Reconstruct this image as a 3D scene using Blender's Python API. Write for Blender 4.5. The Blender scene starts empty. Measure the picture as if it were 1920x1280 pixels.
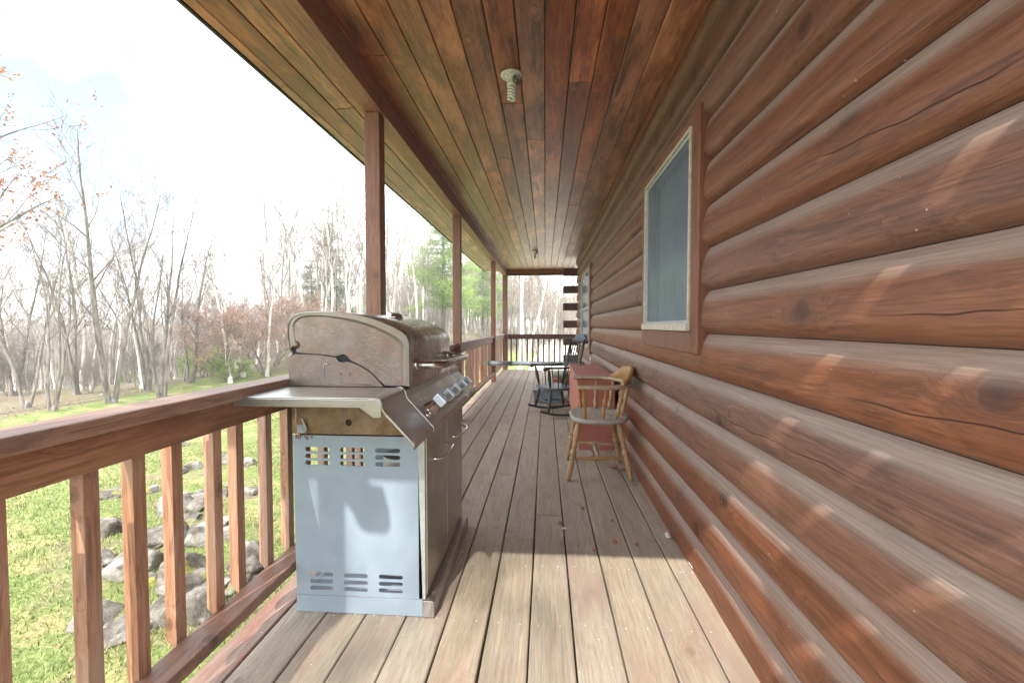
import bpy, math, random
from mathutils import Vector, Matrix, noise as mnoise
R = math.radians
scene = bpy.context.scene
col = scene.collection

# ---------------------------------------------------------------- camera
CAM = Vector((0, 0, 1.10))
F_PX, CX, CY = 853.0, 960.0, 640.0
YAW = math.atan(62 / F_PX)
PITCH = math.atan(30 / F_PX)
cd = bpy.data.cameras.new('camera')
cd.sensor_width = 36.0
cd.lens = 36.0 * F_PX / 1920.0
cd.clip_start = 0.02
cd.clip_end = 900
cam = bpy.data.objects.new('camera', cd)
col.objects.link(cam)
cam.location = CAM
cam.rotation_euler = (R(90) - PITCH, 0, YAW)
scene.camera = cam
scene.view_settings.view_transform = 'Standard'
scene.view_settings.look = 'None'
scene.view_settings.gamma = 1
scene.view_settings.exposure = 1.72
scene.render.engine = 'CYCLES'
scene.cycles.max_bounces = 8
scene.cycles.transparent_max_bounces = 10
scene.cycles.sample_clamp_indirect = 4.0

# ---------------------------------------------------------------- light
SUN = Vector((-0.225, -1.0, 1.02)).normalized()       # direction towards the sun
sl = bpy.data.lights.new('sun', 'SUN')
sl.energy = 2.45
sl.angle = R(0.53)
sl.color = (1.0, 0.94, 0.85)
so = bpy.data.objects.new('sun', sl)
col.objects.link(so)
so.rotation_euler = SUN.to_track_quat('Z', 'Y').to_euler()


class NT:
    """tiny helper for node trees"""
    def __init__(s, tree):
        s.t = tree
        tree.nodes.clear()

    def n(s, typ, **kw):
        nd = s.t.nodes.new(typ)
        for k, v in kw.items():
            setattr(nd, k, v)
        return nd

    def put(s, sock, v):
        if v is None:
            return
        if isinstance(v, bpy.types.NodeSocket):
            s.t.links.new(v, sock)
        else:
            if isinstance(v, (tuple, list)) and len(v) == 3 and sock.type == 'RGBA':
                v = (*v, 1)
            sock.default_value = v

    def math(s, op, a, b=None, c=None, clamp=False):
        nd = s.n('ShaderNodeMath', operation=op, use_clamp=clamp)
        s.put(nd.inputs[0], a)
        s.put(nd.inputs[1], b)
        s.put(nd.inputs[2], c)
        return nd.outputs[0]

    def mr(s, v, a, b, c=0.0, d=1.0, smooth=True):
        nd = s.n('ShaderNodeMapRange')
        nd.interpolation_type = 'SMOOTHSTEP' if smooth else 'LINEAR'
        nd.clamp = True
        for i, x in enumerate((v, a, b, c, d)):
            s.put(nd.inputs[i], x)
        return nd.outputs[0]

    def xyz(s, x, y, z):
        nd = s.n('ShaderNodeCombineXYZ')
        for i, v in enumerate((x, y, z)):
            s.put(nd.inputs[i], v)
        return nd.outputs[0]

    def sep(s, v):
        nd = s.n('ShaderNodeSeparateXYZ')
        s.put(nd.inputs[0], v)
        return nd.outputs

    def vmath(s, op, a, b=None):
        nd = s.n('ShaderNodeVectorMath', operation=op)
        s.put(nd.inputs[0], a)
        s.put(nd.inputs[1], b)
        return nd.outputs['Value'] if op in ('LENGTH', 'DOT_PRODUCT', 'DISTANCE') else nd.outputs[0]

    def noise(s, v, scale=1, detail=3, rough=.5, dist=0):
        nd = s.n('ShaderNodeTexNoise')
        s.put(nd.inputs['Vector'], v)
        nd.inputs['Scale'].default_value = scale
        nd.inputs['Detail'].default_value = detail
        nd.inputs['Roughness'].default_value = rough
        nd.inputs['Distortion'].default_value = dist
        return nd.outputs[0]

    def voro(s, v, scale, rnd=1.0, dim='3D'):
        nd = s.n('ShaderNodeTexVoronoi', voronoi_dimensions=dim)
        s.put(nd.inputs['Vector'], v)
        nd.inputs['Scale'].default_value = scale
        nd.inputs['Randomness'].default_value = rnd
        return nd.outputs['Distance'], nd.outputs['Color']

    def ramp(s, f, stops):
        nd = s.n('ShaderNodeValToRGB')
        cr = nd.color_ramp
        while len(cr.elements) < len(stops):
            cr.elements.new(0.5)
        for e, (p, c) in zip(cr.elements, stops):
            e.position = p
            e.color = (*c, 1) if len(c) == 3 else c
        s.put(nd.inputs[0], f)
        return nd.outputs[0]

    def mix(s, f, a, b, blend='MIX'):
        nd = s.n('ShaderNodeMix', data_type='RGBA', blend_type=blend)
        s.put(nd.inputs[0], f)
        s.put(nd.inputs[6], a)
        s.put(nd.inputs[7], b)
        return nd.outputs[2]

    def bump(s, h, strength=.3, dist=.01, normal=None):
        nd = s.n('ShaderNodeBump')
        nd.inputs['Strength'].default_value = strength
        nd.inputs['Distance'].default_value = dist
        s.put(nd.inputs['Height'], h)
        s.put(nd.inputs['Normal'], normal)
        return nd.outputs[0]

    def attr(s, name):
        nd = s.n('ShaderNodeAttribute')
        nd.attribute_name = name
        return nd.outputs['Fac']

    def coord(s):
        return s.n('ShaderNodeTexCoord').outputs['Object']

    def rand(s):
        return s.n('ShaderNodeObjectInfo').outputs['Random']

    def principled(s, color, rough=.5, metal=0.0, normal=None, spec=.5, coat=0.0, alpha=None, trans=None, sub=None):
        p = s.n('ShaderNodeBsdfPrincipled')
        s.put(p.inputs['Base Color'], color)
        s.put(p.inputs['Roughness'], rough)
        s.put(p.inputs['Metallic'], metal)
        s.put(p.inputs['Normal'], normal)
        s.put(p.inputs['Specular IOR Level'], spec)
        s.put(p.inputs['Coat Weight'], coat)
        p.inputs['Coat Roughness'].default_value = .35
        if alpha is not None:
            s.put(p.inputs['Alpha'], alpha)
        if trans is not None:
            s.put(p.inputs['Transmission Weight'], trans)
        o = s.n('ShaderNodeOutputMaterial')
        s.t.links.new(p.outputs[0], o.inputs[0])
        return p


# world: Nishita sky seen through broken bright cloud
w = bpy.data.worlds.new('World')
scene.world = w
w.use_nodes = True
t = NT(w.node_tree)
sky = t.n('ShaderNodeTexSky', sky_type='NISHITA')
sky.sun_disc = False
sky.sun_elevation = math.asin(SUN.z)
sky.sun_rotation = math.atan2(SUN.x, SUN.y)
sky.air_density = 1.0
sky.dust_density = 1.5
sky.ozone_density = 1.5
dirv = t.n('ShaderNodeTexCoord').outputs['Generated']
n1 = t.noise(dirv, 2.6, 6, .55, .3)
n2 = t.noise(dirv, 7.0, 5, .6, .2)
gap = Vector((-1.04, 1.0, .40)).normalized()            # an opening in the cloud cover
d1 = t.vmath('DISTANCE', dirv, tuple(gap))
gap2 = Vector((-.72, 1.0, .13)).normalized()
d2 = t.vmath('DISTANCE', dirv, tuple(gap2))
g1 = t.mr(t.math('ADD', d1, t.math('MULTIPLY', t.math('SUBTRACT', n2, .5), .55)), .05, .30, 1, 0)
g2 = t.mr(t.math('ADD', d2, t.math('MULTIPLY', t.math('SUBTRACT', n2, .5), .35)), .02, .20, .45, 0)
cloud = t.math('SUBTRACT', t.math('ADD', t.mr(n1, .25, .5, .72, 1.0), 0), t.math('MULTIPLY', t.math('MAXIMUM', g1, g2), .95), clamp=True)
ccol = t.mix(t.mr(n1, .3, .75), (8.4, 8.9, 9.4), (10.5, 10.5, 10.4))
skyc = t.mix(cloud, t.mix(.45, sky.outputs[0], (1.9, 3.0, 3.5)), ccol)
bg = t.n('ShaderNodeBackground')
t.put(bg.inputs[0], skyc)
bg.inputs[1].default_value = 0.127
wo = t.n('ShaderNodeOutputWorld')
t.t.links.new(bg.outputs[0], wo.inputs[0])

# ---------------------------------------------------------------- materials
def newmat(name):
    m = bpy.data.materials.new(name)
    m.use_nodes = True
    return m, NT(m.node_tree)


def wood(name, cols, along='Y', rough=.5, knots=1.0, grain=55.0, bump=.35, blotch=None, bl_amt=.5,
         vary=.25, coat=0.0, knot_col=(.05, .02, .012), knot_scale=2.6, specks=0.0, speck_col=(.8, .78, .7),
         wear=None, wear_amt=.5, extra=None, blscale=1.0, flat='', kr=1.0, lineamt=.42):
    m, t = newmat(name)
    c = t.coord()
    x, y, z = t.sep(c)
    ax = {'X': (x, y, z), 'Y': (y, x, z), 'Z': (z, x, y)}[along]
    u, v, ww = ax
    rnd = t.math('ADD', t.attr('rnd'), t.rand())
    off = t.math('MULTIPLY', rnd, 37.0)
    across = v if flat == 'v' else (ww if flat == 'w' else t.math('ADD', v, ww))
    iso = t.xyz(t.math('ADD', t.math('MULTIPLY', u, .8), off), across, 0)
    kd, kc = t.voro(iso, knot_scale * 1.35, 1.0, '2D')
    ksel = t.mr(t.sep(kc)[0], .40, .45)
    knot = t.math('MULTIPLY', t.mr(kd, .048 * kr, .068 * kr, 1, 0), t.math('MULTIPLY', ksel, knots))
    halo = t.math('MULTIPLY', t.mr(kd, .04, .26 * kr, 1, 0), t.math('MULTIPLY', ksel, knots))
    warp = t.math('MULTIPLY', t.noise(t.xyz(t.math('ADD', t.math('MULTIPLY', u, 1.3), off), t.math('MULTIPLY', v, 5), t.math('MULTIPLY', ww, 5)), 1, 2), .10)
    wsum = t.math('ADD', warp, t.math('MULTIPLY', halo, .05))
    gv = t.xyz(t.math('ADD', t.math('MULTIPLY', u, 2.8), off), t.math('MULTIPLY', t.math('ADD', v, wsum), grain), t.math('MULTIPLY', t.math('ADD', ww, wsum), grain))
    g = t.noise(gv, 1, 6, .68)
    gv2 = t.xyz(t.math('ADD', t.math('MULTIPLY', u, 14), off), t.math('MULTIPLY', v, grain * 4), t.math('MULTIPLY', ww, grain * 4))
    fine = t.noise(gv2, 1, 3, .6)
    gg = t.math('ADD', t.math('MULTIPLY', g, .6), t.math('MULTIPLY', fine, .4))
    k = len(cols)
    base = t.ramp(gg, [(.32 + .36 * i / max(1, k - 1), cc) for i, cc in enumerate(cols)])
    ln = t.noise(t.xyz(t.math('ADD', t.math('MULTIPLY', u, 1.9), t.math('MULTIPLY', off, 3.1)), t.math('MULTIPLY', t.math('ADD', v, wsum), grain * 1.9), t.math('MULTIPLY', t.math('ADD', ww, wsum), grain * 1.9)), 1, 3, .55)
    lines = t.mr(ln, .555, .60, 0, lineamt)
    base = t.mix(lines, base, tuple(q * .62 for q in cols[0]))
    if blotch:
        bn = t.noise(t.xyz(t.math('ADD', t.math('MULTIPLY', u, 1.7 * blscale), off), t.math('MULTIPLY', v, 7 * blscale), t.math('MULTIPLY', ww, 7 * blscale)), 1, 5, .65)
        base = t.mix(t.math('MULTIPLY', t.mr(bn, .46, .66), bl_amt), base, blotch)
    if wear:
        wn = t.noise(t.xyz(t.math('ADD', t.math('MULTIPLY', u, 2.4), t.math('MULTIPLY', off, 1.7)), t.math('MULTIPLY', v, 22), t.math('MULTIPLY', ww, 22)), 1, 6, .7)
        base = t.mix(t.math('MULTIPLY', t.mr(wn, .52, .68), wear_amt), base, wear)
    base = t.mix(t.math('MULTIPLY', halo, .55), base, t.mix(.5, base, knot_col))
    ring = t.math('MULTIPLY', t.math('ADD', t.math('SINE', t.math('MULTIPLY', kd, 420)), 1), .5)
    base = t.mix(t.math('MULTIPLY', knot, t.math('ADD', t.mr(kd, .0, .045 * kr, .95, .55), t.math('MULTIPLY', ring, .15))), base, knot_col)
    vv = t.math('ADD', 1 - vary, t.math('MULTIPLY', t.math('FRACT', t.math('MULTIPLY', rnd, 7.31)), 2 * vary))
    hs = t.n('ShaderNodeHueSaturation')
    t.put(hs.inputs['Color'], base)
    t.put(hs.inputs['Value'], vv)
    t.put(hs.inputs['Saturation'], t.math('ADD', .85, t.math('MULTIPLY', t.math('FRACT', t.math('MULTIPLY', rnd, 13.7)), .3)))
    base = hs.outputs[0]
    if specks:
        sd, sc = t.voro(c, 38)
        base = t.mix(t.math('MULTIPLY', t.mr(sd, .05, .13, 1, 0), t.math('MULTIPLY', t.mr(t.sep(sc)[1], .9, .93), specks)), base, speck_col)
    h = t.math('ADD', gg, t.math('MULTIPLY', knot, -.6))
    if extra:
        base, h = extra(t, c, base, h)
    nrm = t.bump(h, bump, .004)
    rr = t.math('ADD', rough - .06, t.math('MULTIPLY', gg, .12))
    t.principled(base, rr, normal=nrm, coat=coat)
    return m


def log_extra(t, c, base, h):
    """drying checks: one long wandering crack on each log, broken here and there"""
    x, y, z = t.sep(c)
    q = t.math('DIVIDE', t.math('SUBTRACT', z, -0.034), 0.183)
    idx = t.math('FLOOR', q)
    fr = t.math('FRACT', q)
    wander = t.noise(t.xyz(t.math('MULTIPLY', y, .9), t.math('MULTIPLY', idx, 7.7), 0), 1, 4, .55)
    pos = t.math('ADD', .38, t.math('MULTIPLY', t.math('SUBTRACT', wander, .5), 1.0))
    dd = t.math('ABSOLUTE', t.math('SUBTRACT', fr, pos))
    seg = t.mr(t.noise(t.xyz(t.math('MULTIPLY', y, .8), t.math('MULTIPLY', idx, 3.3), 5), 1, 2), .56, .60)
    crack = t.math('MULTIPLY', t.mr(dd, .003, .010, 1, 0), seg)
    base = t.mix(t.math('MULTIPLY', crack, .85), base, (.02, .012, .01))
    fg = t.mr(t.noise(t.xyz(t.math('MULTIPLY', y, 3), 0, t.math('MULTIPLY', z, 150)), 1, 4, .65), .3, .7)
    # upper shoulders painted grey: weathering plus sky sheen put into the colour, ragged edge
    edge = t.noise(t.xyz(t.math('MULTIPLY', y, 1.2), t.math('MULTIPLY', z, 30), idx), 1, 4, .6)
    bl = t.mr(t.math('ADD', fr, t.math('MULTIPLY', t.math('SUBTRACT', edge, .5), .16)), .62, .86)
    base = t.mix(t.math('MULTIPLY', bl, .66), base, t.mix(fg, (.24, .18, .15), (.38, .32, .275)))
    return base, t.math('SUBTRACT', h, t.math('MULTIPLY', crack, 2.5))


MAT = {}
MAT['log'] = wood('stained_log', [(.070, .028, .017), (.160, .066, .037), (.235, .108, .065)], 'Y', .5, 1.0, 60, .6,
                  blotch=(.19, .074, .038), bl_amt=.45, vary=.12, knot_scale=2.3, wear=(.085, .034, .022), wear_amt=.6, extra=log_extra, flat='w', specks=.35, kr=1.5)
MAT['log_end'] = wood('log_end_wood', [(.04, .018, .014), (.075, .032, .025), (.10, .05, .04)], 'X', .6, .4, 30, .5)
MAT['trim'] = wood('trim_wood', [(.12, .045, .025), (.19, .075, .042), (.24, .11, .066)], 'Z', .5, .7, 50, .3, vary=.15)
MAT['deck'] = wood('deck_board', [(.235, .195, .155), (.36, .305, .24), (.455, .39, .31)], 'Y', .68, .5, 85, .5,
                   blotch=(.30, .215, .175), bl_amt=.75, vary=.10, knot_col=(.18, .12, .09), specks=.8,
                   wear=(.25, .225, .20), wear_amt=.5, blscale=.7, flat='v', lineamt=.30)
MAT['deckred'] = wood('deck_edge_board', [(.15, .10, .08), (.26, .18, .145), (.34, .27, .22)], 'Y', .66, .6, 60, .5,
                      blotch=(.23, .105, .075), bl_amt=.9, vary=.1, knot_col=(.14, .085, .06), specks=.8)
MAT['ceil'] = wood('ceiling_board', [(.080, .022, .014), (.25, .072, .040), (.44, .155, .085)], 'Y', .40, .9, 34, .3,
                   blotch=(.60, .225, .125), bl_amt=.8, vary=.26, knot_col=(.46, .15, .045), knot_scale=3.6,
                   wear=(.050, .014, .012), wear_amt=.85, blscale=.8, flat='v', coat=.45, kr=1.3)
MAT['beam'] = wood('beam_wood', [(.18, .062, .038), (.30, .115, .07), (.38, .165, .11)], 'Y', .5, .6, 40, .3, vary=.1)
MAT['post'] = wood('post_wood', [(.13, .056, .034), (.215, .098, .060), (.29, .15, .098)], 'Z', .5, .5, 50, .3, vary=.12, specks=.5)
MAT['rail'] = wood('rail_wood', [(.13, .058, .036), (.26, .128, .080), (.36, .21, .14)], 'Y', .5, .9, 48, .35,
                   blotch=(.11, .055, .038), bl_amt=.6, vary=.14, knot_scale=2.8, wear=(.29, .20, .15), wear_amt=.4)
MAT['railx'] = wood('cross_rail_wood', [(.055, .02, .014), (.10, .038, .026), (.14, .06, .04)], 'X', .5, .6, 48, .35, vary=.1)
MAT['bal'] = wood('baluster_wood', [(.23, .11, .068), (.38, .205, .135), (.50, .32, .235)], 'Z', .6, .6, 60, .5,
                  blotch=(.44, .33, .25), bl_amt=.65, vary=.16, wear=(.36, .30, .255), wear_amt=.6, specks=.3)
MAT['balx'] = wood('dark_baluster_wood', [(.04, .018, .014), (.07, .03, .022), (.10, .045, .032)], 'Z', .55, .3, 60, .4, vary=.15)
MAT['oldwood'] = wood('varnished_maple', [(.22, .115, .045), (.36, .205, .085), (.45, .28, .13)], 'Z', .42, .1, 60, .25, vary=.06)
MAT['greywood'] = wood('bare_weathered_seat', [(.21, .19, .165), (.33, .31, .28), (.43, .40, .35)], 'Y', .7, .2, 45, .5, vary=.05,
                       blotch=(.40, .29, .18), bl_amt=.35)
MAT['armwood'] = wood('worn_arm_wood', [(.26, .17, .10), (.36, .26, .165), (.44, .345, .245)], 'Y', .6, .2, 45, .4, vary=.04,
                      blotch=(.36, .32, .28), bl_amt=.5)
MAT['red'] = wood('red_paint_on_wood', [(.35, .098, .066), (.40, .122, .086), (.44, .155, .11)], 'Y', .55, .15, 30, .2, vary=.04,
                  wear=(.20, .12, .09), wear_amt=.55, lineamt=.2)
MAT['redtop'] = wood('faded_red_lid', [(.34, .13, .105), (.43, .19, .155), (.50, .27, .225)], 'Y', .6, .2, 30, .25, vary=.04,
                     wear=(.40, .30, .26), wear_amt=.5)


def plain(name, color, rough=.5, metal=0.0, nscale=30, namt=.15, bump=.1, spec=.5, coat=0.0):
    m, t = newmat(name)
    c = t.coord()
    n = t.noise(c, nscale, 4, .6)
    dark = tuple(x * (1 - namt * 1.6) for x in color)
    lite = tuple(min(1, x * (1 + namt)) for x in color)
    cc = t.mix(t.mr(n, .3, .7), dark, lite)
    t.principled(cc, t.math('ADD', rough - .05, t.math('MULTIPLY', n, .1)), metal, t.bump(n, bump, .003), spec, coat)
    return m


MAT['black'] = plain('black_painted_wood', (.022, .024, .027), .33, 0, 60, .3, .2, .6)
MAT['charcoal'] = plain('worn_blue_black_paint', (.055, .066, .078), .4, 0, 40, .25, .2)
MAT['white'] = plain('white_ceramic', (.70, .70, .78), .35, 0, 90, .2, .2)
MAT['bulb'] = plain('white_bulb_glass', (.84, .86, .98), .25, 0, 90, .08, .05)
MAT['dirt'] = plain('dusty_cobweb', (.10, .11, .09), .9, 0, 120, .4, .3)
MAT['vinyl'] = plain('cream_vinyl', (.50, .46, .38), .4, 0, 30, .12, .05)
MAT['vinyl2'] = plain('grey_vinyl', (.38, .40, .40), .4, 0, 30, .1, .05)
MAT['galv'] = plain('galvanised_steel', (.40, .46, .50), .38, .35, 18, .25, .08)
MAT['dripedge'] = plain('black_drip_edge', (.018, .018, .02), .5, 0, 20, .3, .1)
MAT['shingle'] = plain('roof_shingle', (.05, .048, .046), .9, 0, 80, .4, .6)
MAT['dark'] = plain('dark_interior', (.012, .013, .014), .8, 0, 20, .2, .0)
MAT['tank'] = plain('cream_tank_paint', (.62, .60, .54), .35, 0, 20, .12, .05)
MAT['chrome'] = plain('bright_chrome', (.78, .79, .80), .14, 1.0, 40, .08, .02)
MAT['rust'] = plain('rust', (.25, .10, .04), .8, 0, 90, .4, .4)
MAT['bin'] = plain('blue_grey_plastic', (.16, .20, .23), .45, 0, 15, .2, .05)
MAT['acorn'] = plain('dried_acorn', (.28, .10, .05), .45, 0, 70, .3, .1)
MAT['deadleaf'] = plain('dead_leaf', (.36, .17, .09), .7, 0, 60, .35, .3)
MAT['chip'] = plain('pale_debris', (.62, .57, .48), .8, 0, 60, .25, .5)


def steel(name, base=(.50, .48, .45), rough=.26, brush='Y', tint=None, tint_amt=0.0, speckle=0.0, metal=1.0, tint2=None, dust=0.0, bra=1.0, fleck=0.0):
    m, t = newmat(name)
    c = t.coord()
    x, y, z = t.sep(c)
    a, b, cc = {'X': (3, 420, 420), 'Y': (420, 3, 420), 'Z': (420, 420, 3)}[brush]
    br = t.noise(t.xyz(t.math('MULTIPLY', x, a), t.math('MULTIPLY', y, b), t.math('MULTIPLY', z, cc)), 1, 3, .6)
    big = t.noise(c, 5, 5, .6, .5)
    base_c = t.mix(t.mr(big, .35, .7), tuple(v * .72 for v in base), base)
    base_c = t.mix(t.math('MULTIPLY', br, .35 * bra), base_c, tuple(v * .5 for v in base))
    if tint:
        tn = t.noise(c, 7, 5, .65, 1.0)
        base_c = t.mix(t.math('MULTIPLY', t.mr(tn, .38, .6), tint_amt), base_c, tint)
    if tint2:
        tn = t.noise(t.vmath('ADD', c, (3.1, 1.7, 9.2)), 11, 5, .65, 1.5)
        base_c = t.mix(t.math('MULTIPLY', t.mr(tn, .5, .62), tint_amt), base_c, tint2)
    if fleck:
        fn = t.noise(t.xyz(t.math('MULTIPLY', x, 55), t.math('MULTIPLY', y, 55), t.math('MULTIPLY', z, 330)), 1, 4, .6)
        fz = t.noise(c, 9, 3, .5)
        base_c = t.mix(t.math('MULTIPLY', t.math('MULTIPLY', t.mr(fn, .52, .60), t.mr(fz, .4, .6)), fleck), base_c, (.46, .34, .27))
        base_c = t.mix(t.math('MULTIPLY', t.mr(fn, .44, .36), fleck), base_c, (.11, .085, .07))
    rr = t.math('ADD', rough, t.math('MULTIPLY', t.math('SUBTRACT', br, .5), .22 * bra))
    met = metal
    if speckle:
        sp = t.noise(c, 620, 2, .7)
        sm = t.math('MULTIPLY', t.mr(sp, .5, .62), speckle)
        base_c = t.mix(sm, base_c, (.60, .57, .52))
        rr = t.math('ADD', rr, t.math('MULTIPLY', sm, .3))
    if dust:
        dn = t.noise(t.xyz(t.math('MULTIPLY', x, 30), t.math('MULTIPLY', y, 30), t.math('MULTIPLY', z, 9)), 1, 6, .7)
        dm = t.math('MULTIPLY', t.mr(dn, .42, .72), dust)
        base_c = t.mix(dm, base_c, (.5, .47, .43))
        rr = t.math('ADD', rr, t.math('MULTIPLY', dm, .35))
        met = t.math('SUBTRACT', metal, t.math('MULTIPLY', dm, .8), clamp=True)
    t.principled(base_c, rr, met, t.bump(br, .05, .001))
    return m


MAT['steel'] = steel('brushed_steel', (.56, .54, .51), .24, 'X', dust=.12)
MAT['lidtop'] = steel('lid_steel', (.60, .58, .55), .25, 'X', (.42, .37, .32), .4, .2, dust=.42)  # pale dust tone here also paints in sky reflection on the lid
MAT['lidside'] = steel('heat_stained_steel', (.235, .205, .18), .42, 'X', (.155, .115, .09), .7, .0, tint2=(.20, .135, .11), dust=.06, fleck=.26)
MAT['firebox'] = steel('rusty_stained_steel', (.33, .245, .17), .46, 'Z', (.15, .075, .04), .8, .0, tint2=(.30, .20, .09), dust=.08, fleck=.22)
MAT['shelf'] = steel('shelf_steel', (.60, .61, .61), .30, 'X', (.54, .50, .44), .25, .2, dust=.15)
MAT['rim'] = steel('lid_rim_steel', (.25, .23, .20), .40, 'X', (.21, .17, .12), .6, .0, dust=.0)
MAT['dusty'] = steel('dusty_steel', (.62, .60, .575), .30, 'Y', None, 0, .5, dust=.7)
MAT['doorsteel'] = steel('door_steel', (.60, .57, .53), .30, 'Y', (.5, .44, .38), .3, 0, dust=.06, bra=.25)
MAT['kicksteel'] = steel('kick_steel', (.5, .49, .46), .38, 'Y', (.32, .32, .30), .5, .4, dust=.35)


def m_panel():
    m, t = newmat('pale_blue_grey_enamel')
    c = t.coord()
    x, y, z = t.sep(c)
    n = t.noise(c, 9, 5, .6)
    base = t.mix(t.mr(n, .3, .75), (.235, .30, .36), (.27, .335, .395))
    drip = t.noise(t.xyz(t.math('MULTIPLY', x, 60), 0, t.math('MULTIPLY', z, 4)), 1, 4, .6)
    # rust runs below the upper hinge side and along the bottom seam
    near = t.mr(z, .62, .69)
    left = t.mr(x, -.01, -.10, 1, 0)
    low = t.mr(t.math('ABSOLUTE', t.math('SUBTRACT', z, .066)), .0, .012, 1, 0)
    r1 = t.math('MULTIPLY', t.math('MULTIPLY', near, t.mr(drip, .52, .64)), .25)
    r2 = t.math('MULTIPLY', low, t.mr(t.noise(c, 40, 4, .7), .56, .64, 0, .6))
    base = t.mix(t.math('MAXIMUM', r1, r2), base, (.33, .20, .10))
    sd, sc = t.voro(c, 45)
    base = t.mix(t.math('MULTIPLY', t.mr(sd, .04, .1, 1, 0), t.mr(t.sep(sc)[1], .93, .95)), base, (.55, .62, .66))
    t.principled(base, t.math('ADD', .30, t.math('MULTIPLY', n, .15)), 0, t.bump(n, .05, .002), .5)
    return m


MAT['panel'] = m_panel()


def m_knob():
    m, t = newmat('chrome_knob')
    t.principled((.42, .47, .53), .27, 1.0)
    return m


MAT['knob'] = m_knob()


def m_glass():
    m, t = newmat('window_screen_glass')
    c = t.coord()
    x, y, z = t.sep(c)
    n = t.noise(c, 3, 4, .5)
    # insect mesh
    g = t.math('MULTIPLY', t.math('SINE', t.math('MULTIPLY', y, 1500)), t.math('SINE', t.math('MULTIPLY', z, 1500)))
    base = t.mix(t.mr(n, .3, .7), (.12, .185, .25), (.16, .225, .29))
    t.principled(base, .18, 0, t.bump(g, .02, .0005), .6, alpha=.56)
    return m


MAT['glass'] = m_glass()


def m_curtain():
    m, t = newmat('pale_curtain')
    c = t.coord()
    n = t.noise(c, 8, 3)
    t.principled(t.mix(n, (.40, .46, .50), (.66, .70, .73)), .9)
    return m


MAT['curtain'] = m_curtain()


def m_ground():
    m, t = newmat('lawn_and_leaf_litter')
    c = t.coord()
    x, y, z = t.sep(c)
    big = t.noise(c, .35, 5, .6)
    mid = t.noise(c, 2.2, 5, .65)
    fine = t.noise(c, 30, 4, .7)
    green = t.ramp(fine, [(.3, (.08, .115, .035)), (.5, (.155, .195, .065)), (.7, (.26, .285, .12))])
    straw = t.ramp(fine, [(.3, (.20, .16, .07)), (.5, (.36, .31, .15)), (.7, (.48, .42, .24))])
    lawn = t.mix(t.mr(mid, .46, .62, 0, .5), green, straw)
    litter = t.ramp(t.noise(c, 14, 5, .75), [(.3, (.085, .07, .045)), (.5, (.18, .15, .10)), (.72, (.29, .255, .18))])
    edge = t.attr('lit')
    ef = t.mr(t.math('ADD', edge, t.math('MULTIPLY', t.math('SUBTRACT', mid, .5), 1.1)), .42, .75)
    base = t.mix(ef, lawn, litter)
    patch = t.math('MULTIPLY', t.mr(t.noise(c, 1.1, 4, .7), .6, .7), t.math('SUBTRACT', 1, ef))
    base = t.mix(t.math('MULTIPLY', patch, .6), base, (.30, .22, .13))
    t.principled(base, .95, normal=t.bump(fine, .6, .03), spec=.1)
    return m


MAT['ground'] = m_ground()


def m_grass():
    m, t = newmat('grass_blades')
    c = t.coord()
    r = t.attr('rnd')
    n = t.noise(c, 2.2, 5, .65)
    g = t.ramp(r, [(0, (.09, .135, .035)), (.5, (.20, .25, .075)), (.85, (.32, .345, .14)), (1, (.42, .39, .24))])
    s = t.ramp(r, [(0, (.20, .20, .08)), (.6, (.34, .33, .16)), (1, (.46, .42, .26))])
    base = t.mix(t.mr(n, .45, .62, 0, .45), g, s)
    t.principled(base, .7, spec=.2)
    return m


MAT['grass'] = m_grass()


def m_rock():
    m, t = newmat('lichen_covered_rock')
    c = t.coord()
    n = t.noise(c, 6, 6, .65)
    l = t.noise(c, 2.4, 5, .7)
    ms = t.noise(t.vmath('ADD', c, (7, 3, 1)), 3.2, 4, .6)
    base = t.ramp(n, [(.32, (.05, .043, .036)), (.5, (.155, .14, .12)), (.68, (.30, .28, .25))])
    base = t.mix(t.mr(l, .50, .62, 0, .7), base, (.38, .375, .34))
    base = t.mix(t.mr(ms, .60, .68, 0, .85), base, (.28, .27, .05))
    t.principled(base, .9, normal=t.bump(t.noise(c, 22, 6, .7), .9, .02), spec=.15)
    return m


MAT['rock'] = m_rock()


def m_bark(name, a, b, dark=None, marks=0.0):
    m, t = newmat(name)
    c = t.coord()
    x, y, z = t.sep(c)
    r = t.rand()
    n = t.noise(t.xyz(t.math('MULTIPLY', x, 9), t.math('MULTIPLY', y, 9), t.math('ADD', t.math('MULTIPLY', z, 2.2), t.math('MULTIPLY', r, 40))), 1, 5, .65)
    base = t.mix(t.mr(n, .35, .65), a, b)
    if marks:
        mk = t.noise(t.xyz(t.math('MULTIPLY', x, 3), t.math('MULTIPLY', y, 3), t.math('ADD', t.math('MULTIPLY', z, 9), t.math('MULTIPLY', r, 40))), 1, 4, .7)
        base = t.mix(t.math('MULTIPLY', t.mr(mk, .58, .66), marks), base, dark)
    t.principled(base, .9, normal=t.bump(n, .5, .02), spec=.15)
    return m


MAT['bark_grey'] = m_bark('grey_bark', (.13, .115, .10), (.30, .275, .245))
MAT['bark_dark'] = m_bark('dark_bark', (.10, .088, .076), (.24, .215, .19))
MAT['bark_birch'] = m_bark('white_birch_bark', (.56, .54, .50), (.74, .72, .68), (.10, .09, .08), .8)
MAT['bark_pale'] = m_bark('pale_bark', (.28, .255, .225), (.46, .43, .385), (.12, .1, .09), .4)
MAT['twig_grey'] = m_bark('grey_twigs', (.13, .115, .10), (.24, .215, .19))
MAT['twig_pale'] = m_bark('pale_twigs', (.17, .15, .13), (.30, .27, .235))
MAT['twig_far'] = m_bark('far_twigs', (.22, .19, .155), (.38, .345, .29))


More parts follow.
